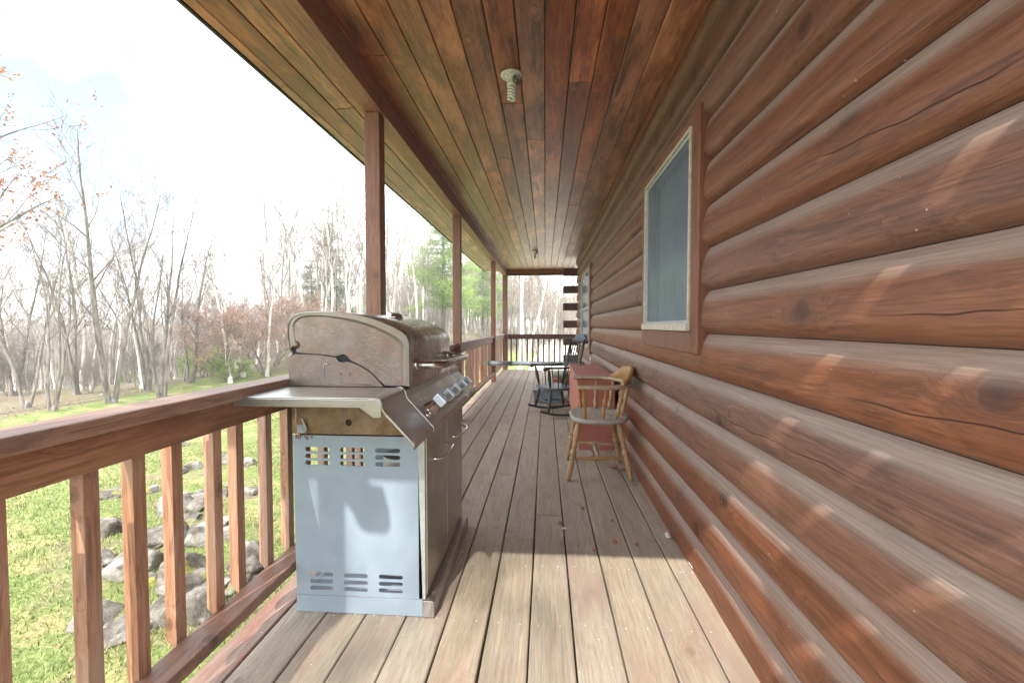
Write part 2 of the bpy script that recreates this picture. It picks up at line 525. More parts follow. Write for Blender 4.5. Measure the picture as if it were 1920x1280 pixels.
def m_leaf(name, stops, trans=.3):
    m, t = newmat(name)
    r = t.attr('rnd')
    base = t.ramp(r, stops)
    p = t.n('ShaderNodeBsdfPrincipled')
    t.put(p.inputs['Base Color'], base)
    p.inputs['Roughness'].default_value = .6
    p.inputs['Specular IOR Level'].default_value = .2
    tr = t.n('ShaderNodeBsdfTranslucent')
    t.put(tr.inputs[0], base)
    mx = t.n('ShaderNodeMixShader')
    mx.inputs[0].default_value = trans
    t.t.links.new(p.outputs[0], mx.inputs[1])
    t.t.links.new(tr.outputs[0], mx.inputs[2])
    o = t.n('ShaderNodeOutputMaterial')
    t.t.links.new(mx.outputs[0], o.inputs[0])
    return m


MAT['leaf_rust'] = m_leaf('rust_leaves', [(0, (.22, .07, .03)), (.5, (.42, .15, .06)), (1, (.55, .30, .12))])
MAT['leaf_red'] = m_leaf('red_buds', [(0, (.30, .08, .08)), (.5, (.48, .18, .16)), (1, (.58, .33, .26))])
MAT['leaf_pink'] = m_leaf('pink_brown_leaves', [(0, (.30, .15, .12)), (.5, (.48, .27, .22)), (1, (.60, .44, .34))])
MAT['leaf_lime'] = m_leaf('spring_green_leaves', [(0, (.16, .26, .05)), (.5, (.32, .45, .10)), (1, (.50, .58, .22))])
MAT['leaf_buff'] = m_leaf('buff_green_buds', [(0, (.30, .27, .13)), (.5, (.45, .42, .24)), (1, (.58, .53, .36))])
MAT['needle'] = m_leaf('pine_needles', [(0, (.07, .13, .03)), (.5, (.20, .32, .07)), (1, (.38, .48, .15))], .25)
MAT['needle_dark'] = m_leaf('dark_spruce_needles', [(0, (.025, .05, .02)), (.5, (.06, .115, .035)), (1, (.14, .20, .07))], .2)

# ---------------------------------------------------------------- mesh helpers
ORIGIN = {}


class MB:
    def __init__(s):
        s.v, s.f, s.r, s.m, s.sm = [], [], [], [], []

    def face(s, idx, r=0.0, m=0, sm=False):
        s.f.append(idx)
        s.r.append(r)
        s.m.append(m)
        s.sm.append(sm)

    def box(s, x0, x1, y0, y1, z0, z1, r=0.0, m=0, mat=None):
        b = len(s.v)
        P = [(x0, y0, z0), (x1, y0, z0), (x1, y1, z0), (x0, y1, z0), (x0, y0, z1), (x1, y0, z1), (x1, y1, z1), (x0, y1, z1)]
        if mat is not None:
            P = [tuple(mat @ Vector(p)) for p in P]
        s.v += P
        for q in ((0, 3, 2, 1), (4, 5, 6, 7), (0, 1, 5, 4), (1, 2, 6, 5), (2, 3, 7, 6), (3, 0, 4, 7)):
            s.face([b + i for i in q], r, m)
        return s

    def prism(s, pts, axis, a0, a1, r=0.0, m=0, sm=False, caps=True):
        """polygon pts (2D) extruded along axis ('X','Y','Z')"""
        def mk(p, a):
            if axis == 'Y':
                return (p[0], a, p[1])
            if axis == 'X':
                return (a, p[0], p[1])
            return (p[0], p[1], a)
        b = len(s.v)
        n = len(pts)
        s.v += [mk(p, a0) for p in pts] + [mk(p, a1) for p in pts]
        for i in range(n):
            j = (i + 1) % n
            s.face([b + i, b + j, b + n + j, b + n + i], r, m, sm)
        if caps:
            s.face([b + i for i in range(n)][::-1], r, m)
            s.face([b + n + i for i in range(n)], r, m)
        return s

    def tube(s, path, rad, seg=10, r=0.0, m=0, caps=True, sm=True, up=None):
        """tube along a path, rad a number or a list"""
        pts = [Vector(p) for p in path]
        n = len(pts)
        if not isinstance(rad, (list, tuple)):
            rad = [rad] * n
        b = len(s.v)
        prev = None
        for i, p in enumerate(pts):
            d = (pts[min(i + 1, n - 1)] - pts[max(i - 1, 0)])
            if d.length < 1e-9:
                d = Vector((0, 0, 1))
            d.normalize()
            if prev is None:
                a = Vector((0, 0, 1)) if abs(d.z) < .9 else Vector((1, 0, 0))
                x = d.cross(a).normalized()
            else:
                x = (prev - d * prev.dot(d))
                x = x.normalized() if x.length > 1e-6 else d.orthogonal().normalized()
            prev = x
            y = d.cross(x)
            for k in range(seg):
                an = 2 * math.pi * k / seg
                s.v.append(tuple(p + (x * math.cos(an) + y * math.sin(an)) * rad[i]))
        for i in range(n - 1):
            for k in range(seg):
                k2 = (k + 1) % seg
                s.face([b + i * seg + k, b + i * seg + k2, b + (i + 1) * seg + k2, b + (i + 1) * seg + k], r, m, sm)
        if caps:
            s.face([b + k for k in range(seg)][::-1], r, m)
            s.face([b + (n - 1) * seg + k for k in range(seg)], r, m)
        return s

    def lathe(s, p0, p1, prof, seg=14, r=0.0, m=0):
        """prof: list of (t 0..1 along p0-p1, radius)"""
        p0, p1 = Vector(p0), Vector(p1)
        d = p1 - p0
        ax = d.normalized()
        x = ax.orthogonal().normalized()
        y = ax.cross(x)
        b = len(s.v)
        for tt, ra in prof:
            c = p0 + d * tt
            for k in range(seg):
                an = 2 * math.pi * k / seg
                s.v.append(tuple(c + (x * math.cos(an) + y * math.sin(an)) * ra))
        n = len(prof)
        for i in range(n - 1):
            for k in range(seg):
                k2 = (k + 1) % seg
                s.face([b + i * seg + k, b + i * seg + k2, b + (i + 1) * seg + k2, b + (i + 1) * seg + k], r, m, True)
        s.face([b + k for k in range(seg)][::-1], r, m)
        s.face([b + (n - 1) * seg + k for k in range(seg)], r, m)
        return s

    def grid(s, rows, r=0.0, m=0, sm=True, close=False):
        b = len(s.v)
        nr, nc = len(rows), len(rows[0])
        for row in rows:
            s.v += [tuple(p) for p in row]
        for i in range(nr - 1):
            for j in range(nc - (0 if close else 1)):
                j2 = (j + 1) % nc
                rr = r[i] if isinstance(r, list) else r
                s.face([b + i * nc + j, b + i * nc + j2, b + (i + 1) * nc + j2, b + (i + 1) * nc + j], rr, m, sm)
        return s

    def build(s, name, mats, parent=None, bevel=0.0, seg=2, fix=False):
        me = bpy.data.meshes.new(name)
        off = Vector((0, 0, 0))
        if parent is not None:
            off = ORIGIN.get(parent.name, Vector((0, 0, 0)))
        vs = [(x - off.x, y - off.y, z - off.z) for x, y, z in s.v]
        me.from_pydata(vs, [], s.f)
        if not isinstance(mats, (list, tuple)):
            mats = [mats]
        for m in mats:
            me.materials.append(MAT[m])
        me.polygons.foreach_set('material_index', s.m)
        me.polygons.foreach_set('use_smooth', s.sm)
        a = me.attributes.new('rnd', 'FLOAT', 'FACE')
        a.data.foreach_set('value', s.r)
        me.update()
        if fix:
            import bmesh
            bm = bmesh.new()
            bm.from_mesh(me)
            bmesh.ops.recalc_face_normals(bm, faces=bm.faces)
            bm.to_mesh(me)
            bm.free()
        o = bpy.data.objects.new(name, me)
        col.objects.link(o)
        if parent is not None:
            o.parent = parent
            ORIGIN[o.name] = off
        if bevel:
            md = o.modifiers.new('bevel', 'BEVEL')
            md.width = bevel
            md.segments = seg
            md.limit_method = 'ANGLE'
            md.angle_limit = R(35)
        return o


def plate(name, outline, holes, axis, pos, thick, mat, parent, rnd=0.0):
    """flat plate with real holes; outline/holes are (a,b) pairs; axis 'Y' -> plane X-Z at Y=pos"""
    cu = bpy.data.curves.new(name, 'CURVE')
    cu.dimensions = '2D'
    cu.fill_mode = 'BOTH'
    cu.extrude = thick / 2
    for poly in [outline] + holes:
        sp = cu.splines.new('POLY')
        sp.points.add(len(poly) - 1)
        for p, (a, b) in zip(sp.points, poly):
            p.co = (a, b, 0, 1)
        sp.use_cyclic_u = True
    tmp = bpy.data.objects.new('tmp_plate', cu)
    col.objects.link(tmp)
    me = bpy.data.meshes.new_from_object(tmp)
    bpy.data.objects.remove(tmp)
    off = ORIGIN.get(parent.name, Vector((0, 0, 0))) if parent else Vector((0, 0, 0))
    for v in me.vertices:
        a, b, c = v.co
        if axis == 'Y':
            v.co = Vector((a, pos - c, b)) - off
        else:
            v.co = Vector((pos + c, a, b)) - off
    me.name = name
    me.materials.clear()
    me.materials.append(MAT[mat])
    at = me.attributes.new('rnd', 'FLOAT', 'FACE')
    at.data.foreach_set('value', [rnd] * len(me.polygons))
    o = bpy.data.objects.new(name, me)
    col.objects.link(o)
    if parent:
        o.parent = parent
        ORIGIN[o.name] = off
    return o


def thing(name, label, cat, loc=(0, 0, 0), group=None):
    o = bpy.data.objects.new(name, None)
    o.empty_display_size = .2
    col.objects.link(o)
    o.location = loc
    ORIGIN[o.name] = Vector(loc)
    tag(o, label, cat, group)
    return o


def tag(o, label=None, cat=None, group=None, kind=None):
    if label:
        o['label'] = label
    if cat:
        o['category'] = cat
    if group:
        o['group'] = group
    if kind:
        o['kind'] = kind
    return o


def lin(a, b, n):
    return [a + (b - a) * i / (n - 1) for i in range(n)]


def at(px, Y):
    """X of the vertical plane through picture column px at distance Y along the porch"""
    fx, fy = -math.sin(YAW), math.cos(YAW)
    rx, ry = math.cos(YAW), math.sin(YAW)
    k = (px - CX) / F_PX
    dx, dy = fx + rx * k, fy + ry * k
    return dx / dy * Y


def ss(a, b, x):
    q = min(1, max(0, (x - a) / (b - a)))
    return q * q * (3 - 2 * q)

# ---------------------------------------------------------------- the porch floor and ceiling
rg = random.Random(5)
CEIL = 2.47
DECK_END = 11.25


def boards(mb, edges, y0, y1, z0, z1, gap, seed, joints=True):
    g = random.Random(seed)
    for a, b in zip(edges[:-1], edges[1:]):
        y = y0
        while y < y1 - .01:
            L = g.uniform(2.6, 4.2) if joints else y1 - y0
            if y == y0 and joints:
                L = g.uniform(2.4, 5.0)
            ye = min(y1, y + L)
            if y1 - ye < .5:
                ye = y1
            dz = g.uniform(-.0015, .0015)
            # a few cross sections so that the board edges wander a little
            n = max(2, int((ye - y) / .35))
            rows = []
            sa, sb = g.uniform(0, 50), g.uniform(0, 50)
            for i in range(n + 1):
                yy = y + (ye - y - .003) * i / n
                wa = mnoise.noise(Vector((sa, yy * 1.1, 0))) * gap * .45
                wb = mnoise.noise(Vector((sb, yy * 1.1, 0))) * gap * .45
                xa, xb = a + gap * .5 + wa, b - gap * .5 + wb
                be = .0035
                zt, zb = z1 + dz, z0 + dz
                cup = .001
                rows.append([(xa, yy, zb), (xb, yy, zb), (xb, yy, zt - be), (xb - be, yy, zt), ((xa + xb) / 2, yy, zt - cup), (xa + be, yy, zt), (xa, yy, zt - be)])
            rr = g.random()
            mb.grid(rows[::-1], r=rr, sm=False, close=True)
            b0 = len(mb.v)
            mb.v += [tuple(p) for p in rows[0]] + [tuple(p) for p in rows[-1]]
            k = 7
            mb.face([b0 + i for i in range(k)], rr)
            mb.face([b0 + k + i for i in range(k)][::-1], rr)
            y = ye


deck_edges = [.693] + [.573 - .1565 * k for k in range(0, 11)]
deck_edges = sorted(deck_edges)            # -.992 ... .573, .693
mb = MB()
boards(mb, deck_edges, -.55, DECK_END, -.032, 0, .0068, 11)
floor = mb.build('porch_floor', 'deck', fix=True)
tag(floor, kind='structure')
mb = MB()
boards(mb, [-1.105, deck_edges[0]], -.55, DECK_END, -.032, 0, .007, 12)
tag(mb.build('porch_floor_edge_board', 'deckred', floor, fix=True), 'outermost deck board, redder than the rest')
mb = MB()                                   # framing below the boards
mb.box(-1.095, -1.057, -.55, DECK_END - .04, -.30, -.034)
y = -.4
while y < DECK_END - .1:
    mb.box(-1.056, .70, y, y + .04, -.26, -.0345)
    y += .405
mb.build('floor_joist', 'rail', floor)
for yy in (.2, 2.7, 5.2, 8.8, 11.15):
    MB().box(-1.05, -.96, yy, yy + .09, -1.3, -.30).build('floor_pier', 'post', floor)
mb = MB()
y = -.38
g = random.Random(3)
while y < DECK_END - .1:
    for a, b in zip(deck_edges[:-1], deck_edges[1:]):
        for q in (.25, .75):
            x = a + (b - a) * q + g.uniform(-.008, .008)
            yy = y + g.uniform(-.008, .008)
            mb.lathe((x, yy, -.001), (x, yy, .0012), [(0, .0035), (1, .003)], 6)
    y += .405
nl = mb.build('nail_heads', 'chip', floor)
tag(nl, kind='stuff')

mb = MB()
ce = []
x = .1295 + .1335 * 5
while x > -1.53:
    ce.append(x)
    x -= .1335
ce.append(-1.535)
ce = sorted(ce)
boards(mb, ce, -.12, 11.6, CEIL, CEIL + .018, .0042, 31)
for i, v in enumerate(mb.v):                # the bevelled faces look down
    mb.v[i] = (v[0], v[1], 2 * CEIL + .018 - v[2])
ceil = mb.build('porch_ceiling', 'ceil', fix=True)
tag(ceil, kind='structure')
MB().box(-1.54, .95, -.125, 11.65, CEIL + .0205, CEIL + .06).build('roof_deck', 'dark', ceil)
MB().box(-1.575, .95, -.13, 11.67, CEIL + .062, CEIL + .085).build('roof_shingles', 'shingle', ceil)
mb = MB()
mb.box(-1.552, -1.537, -.125, 11.66, CEIL - .006, CEIL + .058)
mb.build('drip_edge', 'dripedge', ceil)

# ---------------------------------------------------------------- log house
house = thing('log_house', 'red-brown log house wall of stacked rounded logs along the porch', 'house', (.72, 4.8, 0))
PITCH_LOG, SEAM0 = .183, -.034
HOLES = [(2.035, 3.075, 1.0, 2.06), (6.70, 8.45, .69, 2.05)]


def logx(zeta, b=.036):
    # flat-faced log: full lower face, rounded-off upper shoulder
    u = (zeta - .36) / .64 if zeta > .36 else (zeta - .36) / .36
    p = 2.0 if u > 0 else 4.0
    return .700 - b * max(0, 1 - abs(u) ** p) ** .8


ys = []
y = -.05
while y < 9.84:
    ys.append(y)
    y += .045 if y < 3.5 else .08
ys.append(9.84)
for h in HOLES:
    ys += [h[0] - .001, h[0] + .001, h[1] - .001, h[1] + .001]
ys = sorted(ys)
mb = MB()
nz = 20
for k in range(-1, 14):
    z0 = SEAM0 + PITCH_LOG * k
    g = random.Random(k + 100)
    rr = g.random()
    s1, s2 = g.uniform(0, 99), g.uniform(0, 99)
    bb = .036 + g.uniform(-.003, .003)
    # drawknife hollows
    dents = [(g.uniform(-.2, 9.8), g.uniform(.3, .7), g.uniform(.05, .12), g.uniform(.002, .005)) for _ in range(22)]
    rows = []
    for yy in ys:
        row = []
        sag = mnoise.noise(Vector((s1, yy * .35, 0))) * .004
        bw = bb + mnoise.noise(Vector((s2, yy * .6, 0))) * .004
        for i in range(nz + 1):
            ze = i / nz
            zz = z0 + .0007 + (PITCH_LOG - .0014) * ze + sag * math.sin(math.pi * ze)
            xx = logx(ze, bw)
            for dy, dz, dw, dd in dents:
                if abs(yy - dy) < .35:
                    xx += dd * math.exp(-((yy - dy) / dw) ** 2 - ((ze - dz) / .25) ** 2)
            for h in HOLES:
                if h[0] < yy < h[1] and h[2] < zz < h[3]:
                    xx = .80
            row.append((xx, yy, zz))
        rows.append(row)
    mb.grid(rows[::-1], r=rr, sm=True)
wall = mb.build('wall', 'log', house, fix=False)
# solid body of the house behind the log faces
mb = MB()
mb.box(.90, 7.4, -.05, 9.80, -1.2, 2.9)
mb.box(.72, .895, -.05, 2.10, -1.2, 2.44)
mb.box(.72, .895, 3.0, 6.75, -1.2, 2.44)
mb.box(.72, .895, 8.4, 9.80, -1.2, 2.44)
mb.box(.72, .895, 2.11, 2.99, -1.2, 1.05)
mb.box(.72, .895, 6.76, 8.39, -1.2, .72)
mb.build('wall_core', 'dark', house)
mb = MB()
mb.prism([(-.35, 2.95), (3.9, 4.9), (8.2, 2.95)], 'Y', -.1, 10.2)
rf = mb.build('roof', 'shingle', house)
rf.location = (0, 0, 0)
# crossing log tails at both corners
tail_z = [SEAM0 + PITCH_LOG * (2 * i) + .01 for i in range(1, 7)]
for yc0, yc1 in ((-.134, -.056), (9.66, 9.82)):
    for z in (tail_z if yc0 > 0 else (.595, .94, 1.285, 1.63, 1.968)):
        zz = z - .025 if yc0 > 0 else z
        th_ = .155 if yc0 > 0 else .235  # near, unseen tails thickened to narrow the sun streaks on the wall
        mb = MB()
        e = .012
        pts = [(yc0 + e, zz), (yc1 - e, zz), (yc1, zz + e), (yc1, zz + th_ - e), (yc1 - e, zz + th_), (yc0 + e, zz + th_), (yc0, zz + th_ - e), (yc0, zz + e)]
        mb.prism(pts, 'X', (.345 if yc0 < 0 else .385) + rg.uniform(-.006, .006), .72, r=rg.random())
        mb.build('log_tail', 'log_end', house, bevel=.004)
# fillet strip between top log and ceiling
MB().box(.655, .70, -.04, 9.84, 2.405, 2.466).build('top_moulding', 'trim', house, bevel=.006)


def window(y0, y1, z0, z1, tw, sill_h, mid=False, lab=None):
    """y0..y1, z0..z1: outer edge of the vinyl frame"""
    fr = MB()
    xo = .648
    fr.box(xo, .74, y0 - tw, y0 - .001, z0 - sill_h, z1 + .055, .1)
    fr.box(xo + .002, .74, y1 + .001, y1 + tw, z0 - sill_h, z1 + .055, .6)
    fr.box(xo + .004, .74, y0 - .001, y1 + .001, z1 + .001, z1 + .053, .3)
    fr.box(xo + .003, .74, y0 - .001, y1 + .001, z0 - sill_h, z0 - .001, .8)
    w = fr.build('window', 'trim', house, bevel=.004)
    if lab:
        w['label'] = lab
    f = MB()
    v = .015
    xa, xb = .640, .70
    f.box(xa, xb, y0, y0 + v, z0 + .035, z1 - v)
    f.box(xa, xb, y1 - v, y1, z0 + .035, z1 - v)
    f.box(xa, xb, y0, y1, z1 - v, z1)
    f.box(xa - .012, xb, y0 - .004, y1 + .004, z0, z0 + .035)
    fo = f.build('frame', 'vinyl', w, bevel=.002)
    f = MB()
    s = .014
    a0, a1, b0, b1 = y0 + v, y1 - v, z0 + .035, z1 - v
    f.box(.652, .668, a0, a0 + s, b0, b1)
    f.box(.652, .668, a1 - s, a1, b0, b1)
    f.box(.653, .667, a0 + s, a1 - s, b0, b0 + s)
    f.box(.653, .667, a0 + s, a1 - s, b1 - s, b1)
    if mid:
        f.box(.650, .672, a0, a1, (b0 + b1) / 2 - .02, (b0 + b1) / 2 + .02)
    f.build('sash', 'vinyl2', w, bevel=.0015)
    MB().box(.660, .6615, a0 + s - .002, a1 - s + .002, b0 + s - .002, b1 - s + .002).build('pane', 'glass', w)
    # curtain inside, and a dim room behind it
    rows = []
    for i in range(2):
        zz = (b0 + .01, b1)[i]
        rows.append([(.735 + .012 * math.sin(j * .9) + .006 * math.sin(j * 2.3), a0 + (a1 - a0) * j / 60, zz) for j in range(61)])
    MB().grid(rows, sm=True).build('curtain', 'curtain', w)


window(2.105, 3.03, 1.075, 1.985, .105, .10, lab=None)
window(6.84, 8.30, .765, 1.965, .11, .09, mid=True, lab=None)
# electrical outlet cover on the wall
mb = MB()
mb.box(.652, .668, 7.93 - 1.3, 8.01 - 1.3, .52, .64)
ob = mb.build('outlet_cover', 'white', None, bevel=.003)
ob.name = 'electrical_outlet'
tag(ob, 'small white outlet box on the log wall past the red chest', 'outlet')
hd = MB()
hd.box(.646, .6535, 6.642, 6.658, .55, .61)
h2 = hd.build('outlet_face', 'vinyl', ob, bevel=.001)

# ---------------------------------------------------------------- posts and beams
PX0, PX1 = -1.05, -.96
posts = [
    (-.134, .09, 'unseen near-corner porch post set outside the deck for its shadow, with added shadow-shaping block'),
    (2.61, .09, 'square red-brown porch post rising behind the gas grill'),
    (5.13, .09, 'second square porch post from the grill, beyond the side railing'),
    (8.79, .09, 'slim dark porch post next to the far corner post'),
    (11.22, .125, 'thick corner porch post where the side and end railings meet'),
]
for i, (y, wd, lab) in enumerate(posts):
    zt = 2.333
    px0 = PX0 - (.195 if i == 0 else 0)  # unseen first post moved outward so its shadow falls on the grill panel
    mb = MB().box(px0, px0 + wd, y, y + wd, -.8 if i == 0 else 0, zt, r=.13 * i)
    p = mb.build('porch_post', 'post', bevel=.004)
    tag(p, lab, 'post', 'porch posts')
    if i == 0:
        mb = MB()
        pts = [(-.958, 2.331), (-.958, 2.24), (-.925, 2.20), (-.905, 2.15), (-.875, 2.128), (-.80, 2.125), (-.782, 2.145), (-.785, 2.21), (-.80, 2.268), (-.862, 2.275), (-.862, 2.331)]
        mb.prism([(a - .195, b - .014 * (b < 2.3)) for a, b in pts], 'Y', -.11, -.07)
        mb.build('bracket', 'post', p)  # invented block, outlined to cast a lump-shaped shadow on the grill panel
mb = MB()
mb.box(-1.047, -.945, -.04, 11.40, 2.335, CEIL - .0005)
bmj = mb.build('porch_beam', 'beam', bevel=.003)
tag(bmj, 'long roof beam resting on the porch posts', 'beam')
mb = MB()
mb.box(-1.535, .70, -.134, -.0445, 2.335, CEIL - .0005)
tag(mb.build('end_beam', 'railx', bevel=.003), 'cross beam closing the near end of the porch roof', 'beam')
mb = MB()
mb.box(-.944, .70, 11.28, 11.36, 2.335, 2.38)
eb = mb.build('end_header', 'railx', bevel=.003)
tag(eb, 'dark cross beam spanning the far end of the porch above the end railing', 'beam')
mb = MB()
mb.box(-.944, .72, 11.30, 11.34, 2.381, CEIL - .001)
mb.build('gable_board', 'beam', eb)

# ---------------------------------------------------------------- railings
BAL0 = .928


def railing(y0, y1, lab, seed):
    g = random.Random(seed)
    r = thing('porch_railing', lab, 'railing', (-1.03, (y0 + y1) / 2, .15), 'porch railings')

    def rail(name, xa, xb, za, zb, matn, be=.004):
        n = max(3, int((y1 - y0) / .25))
        s = g.uniform(0, 90)
        rows = []
        for i in range(n + 1):
            yy = y0 + (y1 - y0) * i / n
            dx = mnoise.noise(Vector((s, yy * .5, 0))) * .003
            dz = mnoise.noise(Vector((s + 9, yy * .5, 0))) * .003
            rows.append([(xa + dx, yy, za + dz), (xb + dx, yy, za + dz), (xb + dx, yy, zb + dz), (xa + dx, yy, zb + dz)])
        mb = MB().grid(rows[::-1], r=g.random(), sm=False, close=True)
        b = len(mb.v)
        mb.v += rows[0] + rows[-1]
        mb.face([b, b + 1, b + 2, b + 3])
        mb.face([b + 7, b + 6, b + 5, b + 4])
        return mb.build(name, matn, r, bevel=be, fix=True)
    rail('cap_rail', -1.085, -.984, .858, .896, 'rail', .005)
    rail('top_rail', -1.050, -1.012, .772, .856, 'rail')
    rail('bottom_rail', -1.048, -.960, .150, .187, 'rail')
    k = math.ceil((y0 + .02 - BAL0) / .1417)
    first = None
    while True:
        yb = BAL0 + .1417 * k
        if yb + .04 > y1 - .01:
            break
        if first is None:
            mb = MB()
            xo, xi = -1.090, -1.052
            b = 0
            z0i, z0o, z1 = .150, .196, .845
            ch = .006
            # vertical stick with a bevelled foot (outer corner cut up) and a chamfered outer edge
            sec = [(xi, 0, z0i), (xi, .038, z0i), (xo + ch, .038, z0o - .006), (xo, .038 - ch, z0o), (xo, ch, z0o), (xo + ch, 0, z0o - .006)]
            b0 = len(mb.v)
            mb.v += [(p[0], yb + p[1], p[2]) for p in sec] + [(p[0], yb + p[1], z1) for p in sec]
            for i in range(6):
                j = (i + 1) % 6
                mb.face([b0 + i, b0 + j, b0 + 6 + j, b0 + 6 + i])
            mb.face([b0 + i for i in range(6)][::-1])
            mb.face([b0 + 6 + i for i in range(6)])
            first = mb.build('baluster', 'bal', r, bevel=.0015, fix=True)
            fy = yb
        else:
            c = first.copy()
            col.objects.link(c)
            c.parent = r
            c.location = (g.uniform(-.0015, .0015), yb - fy + g.uniform(-.003, .003), g.uniform(-.004, .004))
            c.rotation_euler = (g.uniform(-.004, .004), 0, g.uniform(-.02, .02))
        k += 1
    return r


railing(-.20, 2.605, 'nearest stretch of wooden side railing, left of the gas grill', 1)
railing(2.705, 5.125, 'side railing stretch just behind the grill lid, up to the second post', 2)
railing(5.225, 8.785, 'side railing stretch between the second post and the slim dark post', 3)
railing(8.885, 11.215, 'shortest side railing stretch, ending at the corner post', 4)
# end railing
er = thing('porch_railing', 'end railing with dark balusters across the far end of the porch', 'railing', (-.1, 11.27, .15), 'porch railings')
MB().box(-.92, .75, 11.22, 11.32, .848, .886, .2).build('cap_rail', 'railx', er, bevel=.005)
MB().box(-.92, .75, 11.26, 11.298, .762, .846, .5).build('top_rail', 'railx', er, bevel=.004)
MB().box(-.92, .75, 11.22, 11.31, .15, .187, .8).build('bottom_rail', 'railx', er, bevel=.004)
first = None
k = 0
x = -.86
while x < .72:
    if first is None:
        first = MB().box(x, x + .036, 11.30, 11.336, .13, .84).build('baluster', 'balx', er, bevel=.002)
        fx0 = x
    else:
        c = first.copy()
        col.objects.link(c)
        c.parent = er
        c.location = (x - fx0, 0, 0)
    x += .1345

# ---------------------------------------------------------------- gas grill
grill = thing('gas_grill', 'large stainless steel gas grill with pale blue-grey side panel and round-topped lid', 'grill', (-.69, 2.02, 0))
YN, YF = 1.655, 2.405


def slot(x0, x1, zc, h=.0085):
    pts = []
    for i in range(7):
        a = -math.pi / 2 + math.pi * i / 6
        pts.append((x1 - h + h * math.cos(a), zc + h * math.sin(a)))
    for i in range(7):
        a = math.pi / 2 + math.pi * i / 6
        pts.append((x0 + h + h * math.cos(a), zc + h * math.sin(a)))
    return pts


slots = []
for xa, xb in ((-.909, -.812), (-.772, -.677), (-.636, -.540)):
    for zz in (.631, .605, .579):
        slots.append(slot(xa, xb, zz))
for xa, xb in ((-.897, -.806), (-.763, -.670), (-.628, -.534)):
    for zz in (.148, .121, .0955):
        slots.append(slot(xa, xb, zz))
for pos in (YN, YF):
    sp = plate('side_panel', [(-.957, .684), (-.951, .068), (-.458, .068), (-.475, .684)], slots, 'Y', pos, .004, 'panel', grill)
mb = MB()
mb.box(-.951, -.458, YN - .004, YN + .004, .002, .0665)
mb.box(-.951, -.458, YF - .004, YF + .004, .002, .0665)
mb.box(-.951, -.458, YN + .005, YF - .005, .056, .0665)
mb.build('base_skirt', 'panel', grill, bevel=.0015)
mb = MB()
mb.prism([(-.457, .002), (-.414, .002), (-.414, .060), (-.419, .064), (-.457, .066)], 'Y', YN - .007, YF + .010)
mb.build('kick_plate', 'kicksteel', grill, bevel=.002)
for yy, sgn in ((YN - .002, 1), (YF - .018, -1)):
    MB().box(-.474, -.447, yy, yy + .02, .068, .70).build('corner_strip', 'vinyl2', grill, bevel=.002)
ymid = (YN + YF) / 2
for ya, yb, hy in ((YN + .020, ymid - .002, 1), (ymid + .002, YF - .020, -1)):
    d = MB().box(-.462, -.444, ya, yb, .072, .70).build('door', 'doorsteel', grill, bevel=.004)
    a, b = ya + .06, yb - .05
    zh = .58
    path = [(-.444, a, zh), (-.425, a, zh), (-.408, a + .012, zh), (-.398, a + .04, zh), (-.395, (a + b) / 2, zh), (-.398, b - .04, zh), (-.408, b - .012, zh), (-.425, b, zh), (-.444, b, zh)]
    MB().tube(path, .0055, 10).build('handle', 'chrome', d)
MB().box(-.95, -.46, YN + .005, YF - .005, .665, .68).build('firebox_floor', 'dark', grill)
# firebox, brown-stained sides between cabinet and shelf
for pos, hole in ((YN - .001, 1), (YF + .001, 0)):
    hl = [[(-.737 + .0125 * math.cos(2 * math.pi * i / 20), .735 + .0125 * math.sin(2 * math.pi * i / 20)) for i in range(20)]] if hole else []
    plate('firebox_side', [(-.958, .690), (-.958, .858), (-.53, .858), (-.50, .80), (-.475, .690)], hl, 'Y', pos, .004, 'firebox', grill)
MB().prism([(-.955, .70), (-.50, .70), (-.50, .77), (-.545, .83), (-.545, .862), (-.955, .862)], 'Y', YN + .004, YF - .004).build('firebox', 'dark', grill)
# upper side wall below the lid, stamped
for pos in (YN + .022, YF - .015):
    b0 = [(-.981, .868), (-.981, .975), (-.955, .990), (-.912, .9895), (-.859, .9875), (-.794, .978), (-.785, .964), (-.771, .959), (-.757, .962), (-.739, .961),
          (-.703, .9475), (-.668, .9275), (-.641, .9035), (-.620, .8795), (-.610, .868)]
    holes = [[(-.7745 + .0028 * math.cos(a * .63), .916 + .0028 * math.sin(a * .63)) for a in range(10)],
             [(-.7375 + .0028 * math.cos(a * .63), .916 + .0028 * math.sin(a * .63)) for a in range(10)]]
    us = plate('cradle_side', b0, holes, 'Y', pos, .004, 'lidside', grill)
# raised bead of the stamping on the near cradle side
mb = MB()
mb.tube([(-.815, YN + .0195, .952), (-.838, YN + .0195, .955), (-.842, YN + .0195, .948), (-.842, YN + .0195, .885), (-.838, YN + .0195, .879), (-.66, YN + .0195, .876)], .0016, 6)
mb.build('pressed_bead', 'steel', grill)
MB().box(-.978, -.535, YN + .030, YF - .022, .868, .985).build('cradle', 'dark', grill)
MB().box(-.972, -.70, YN + .031, YF - .023, .986, 1.05).build('dark_backing', 'dark', grill)  # dark block added so the gap under the lid reads as shade
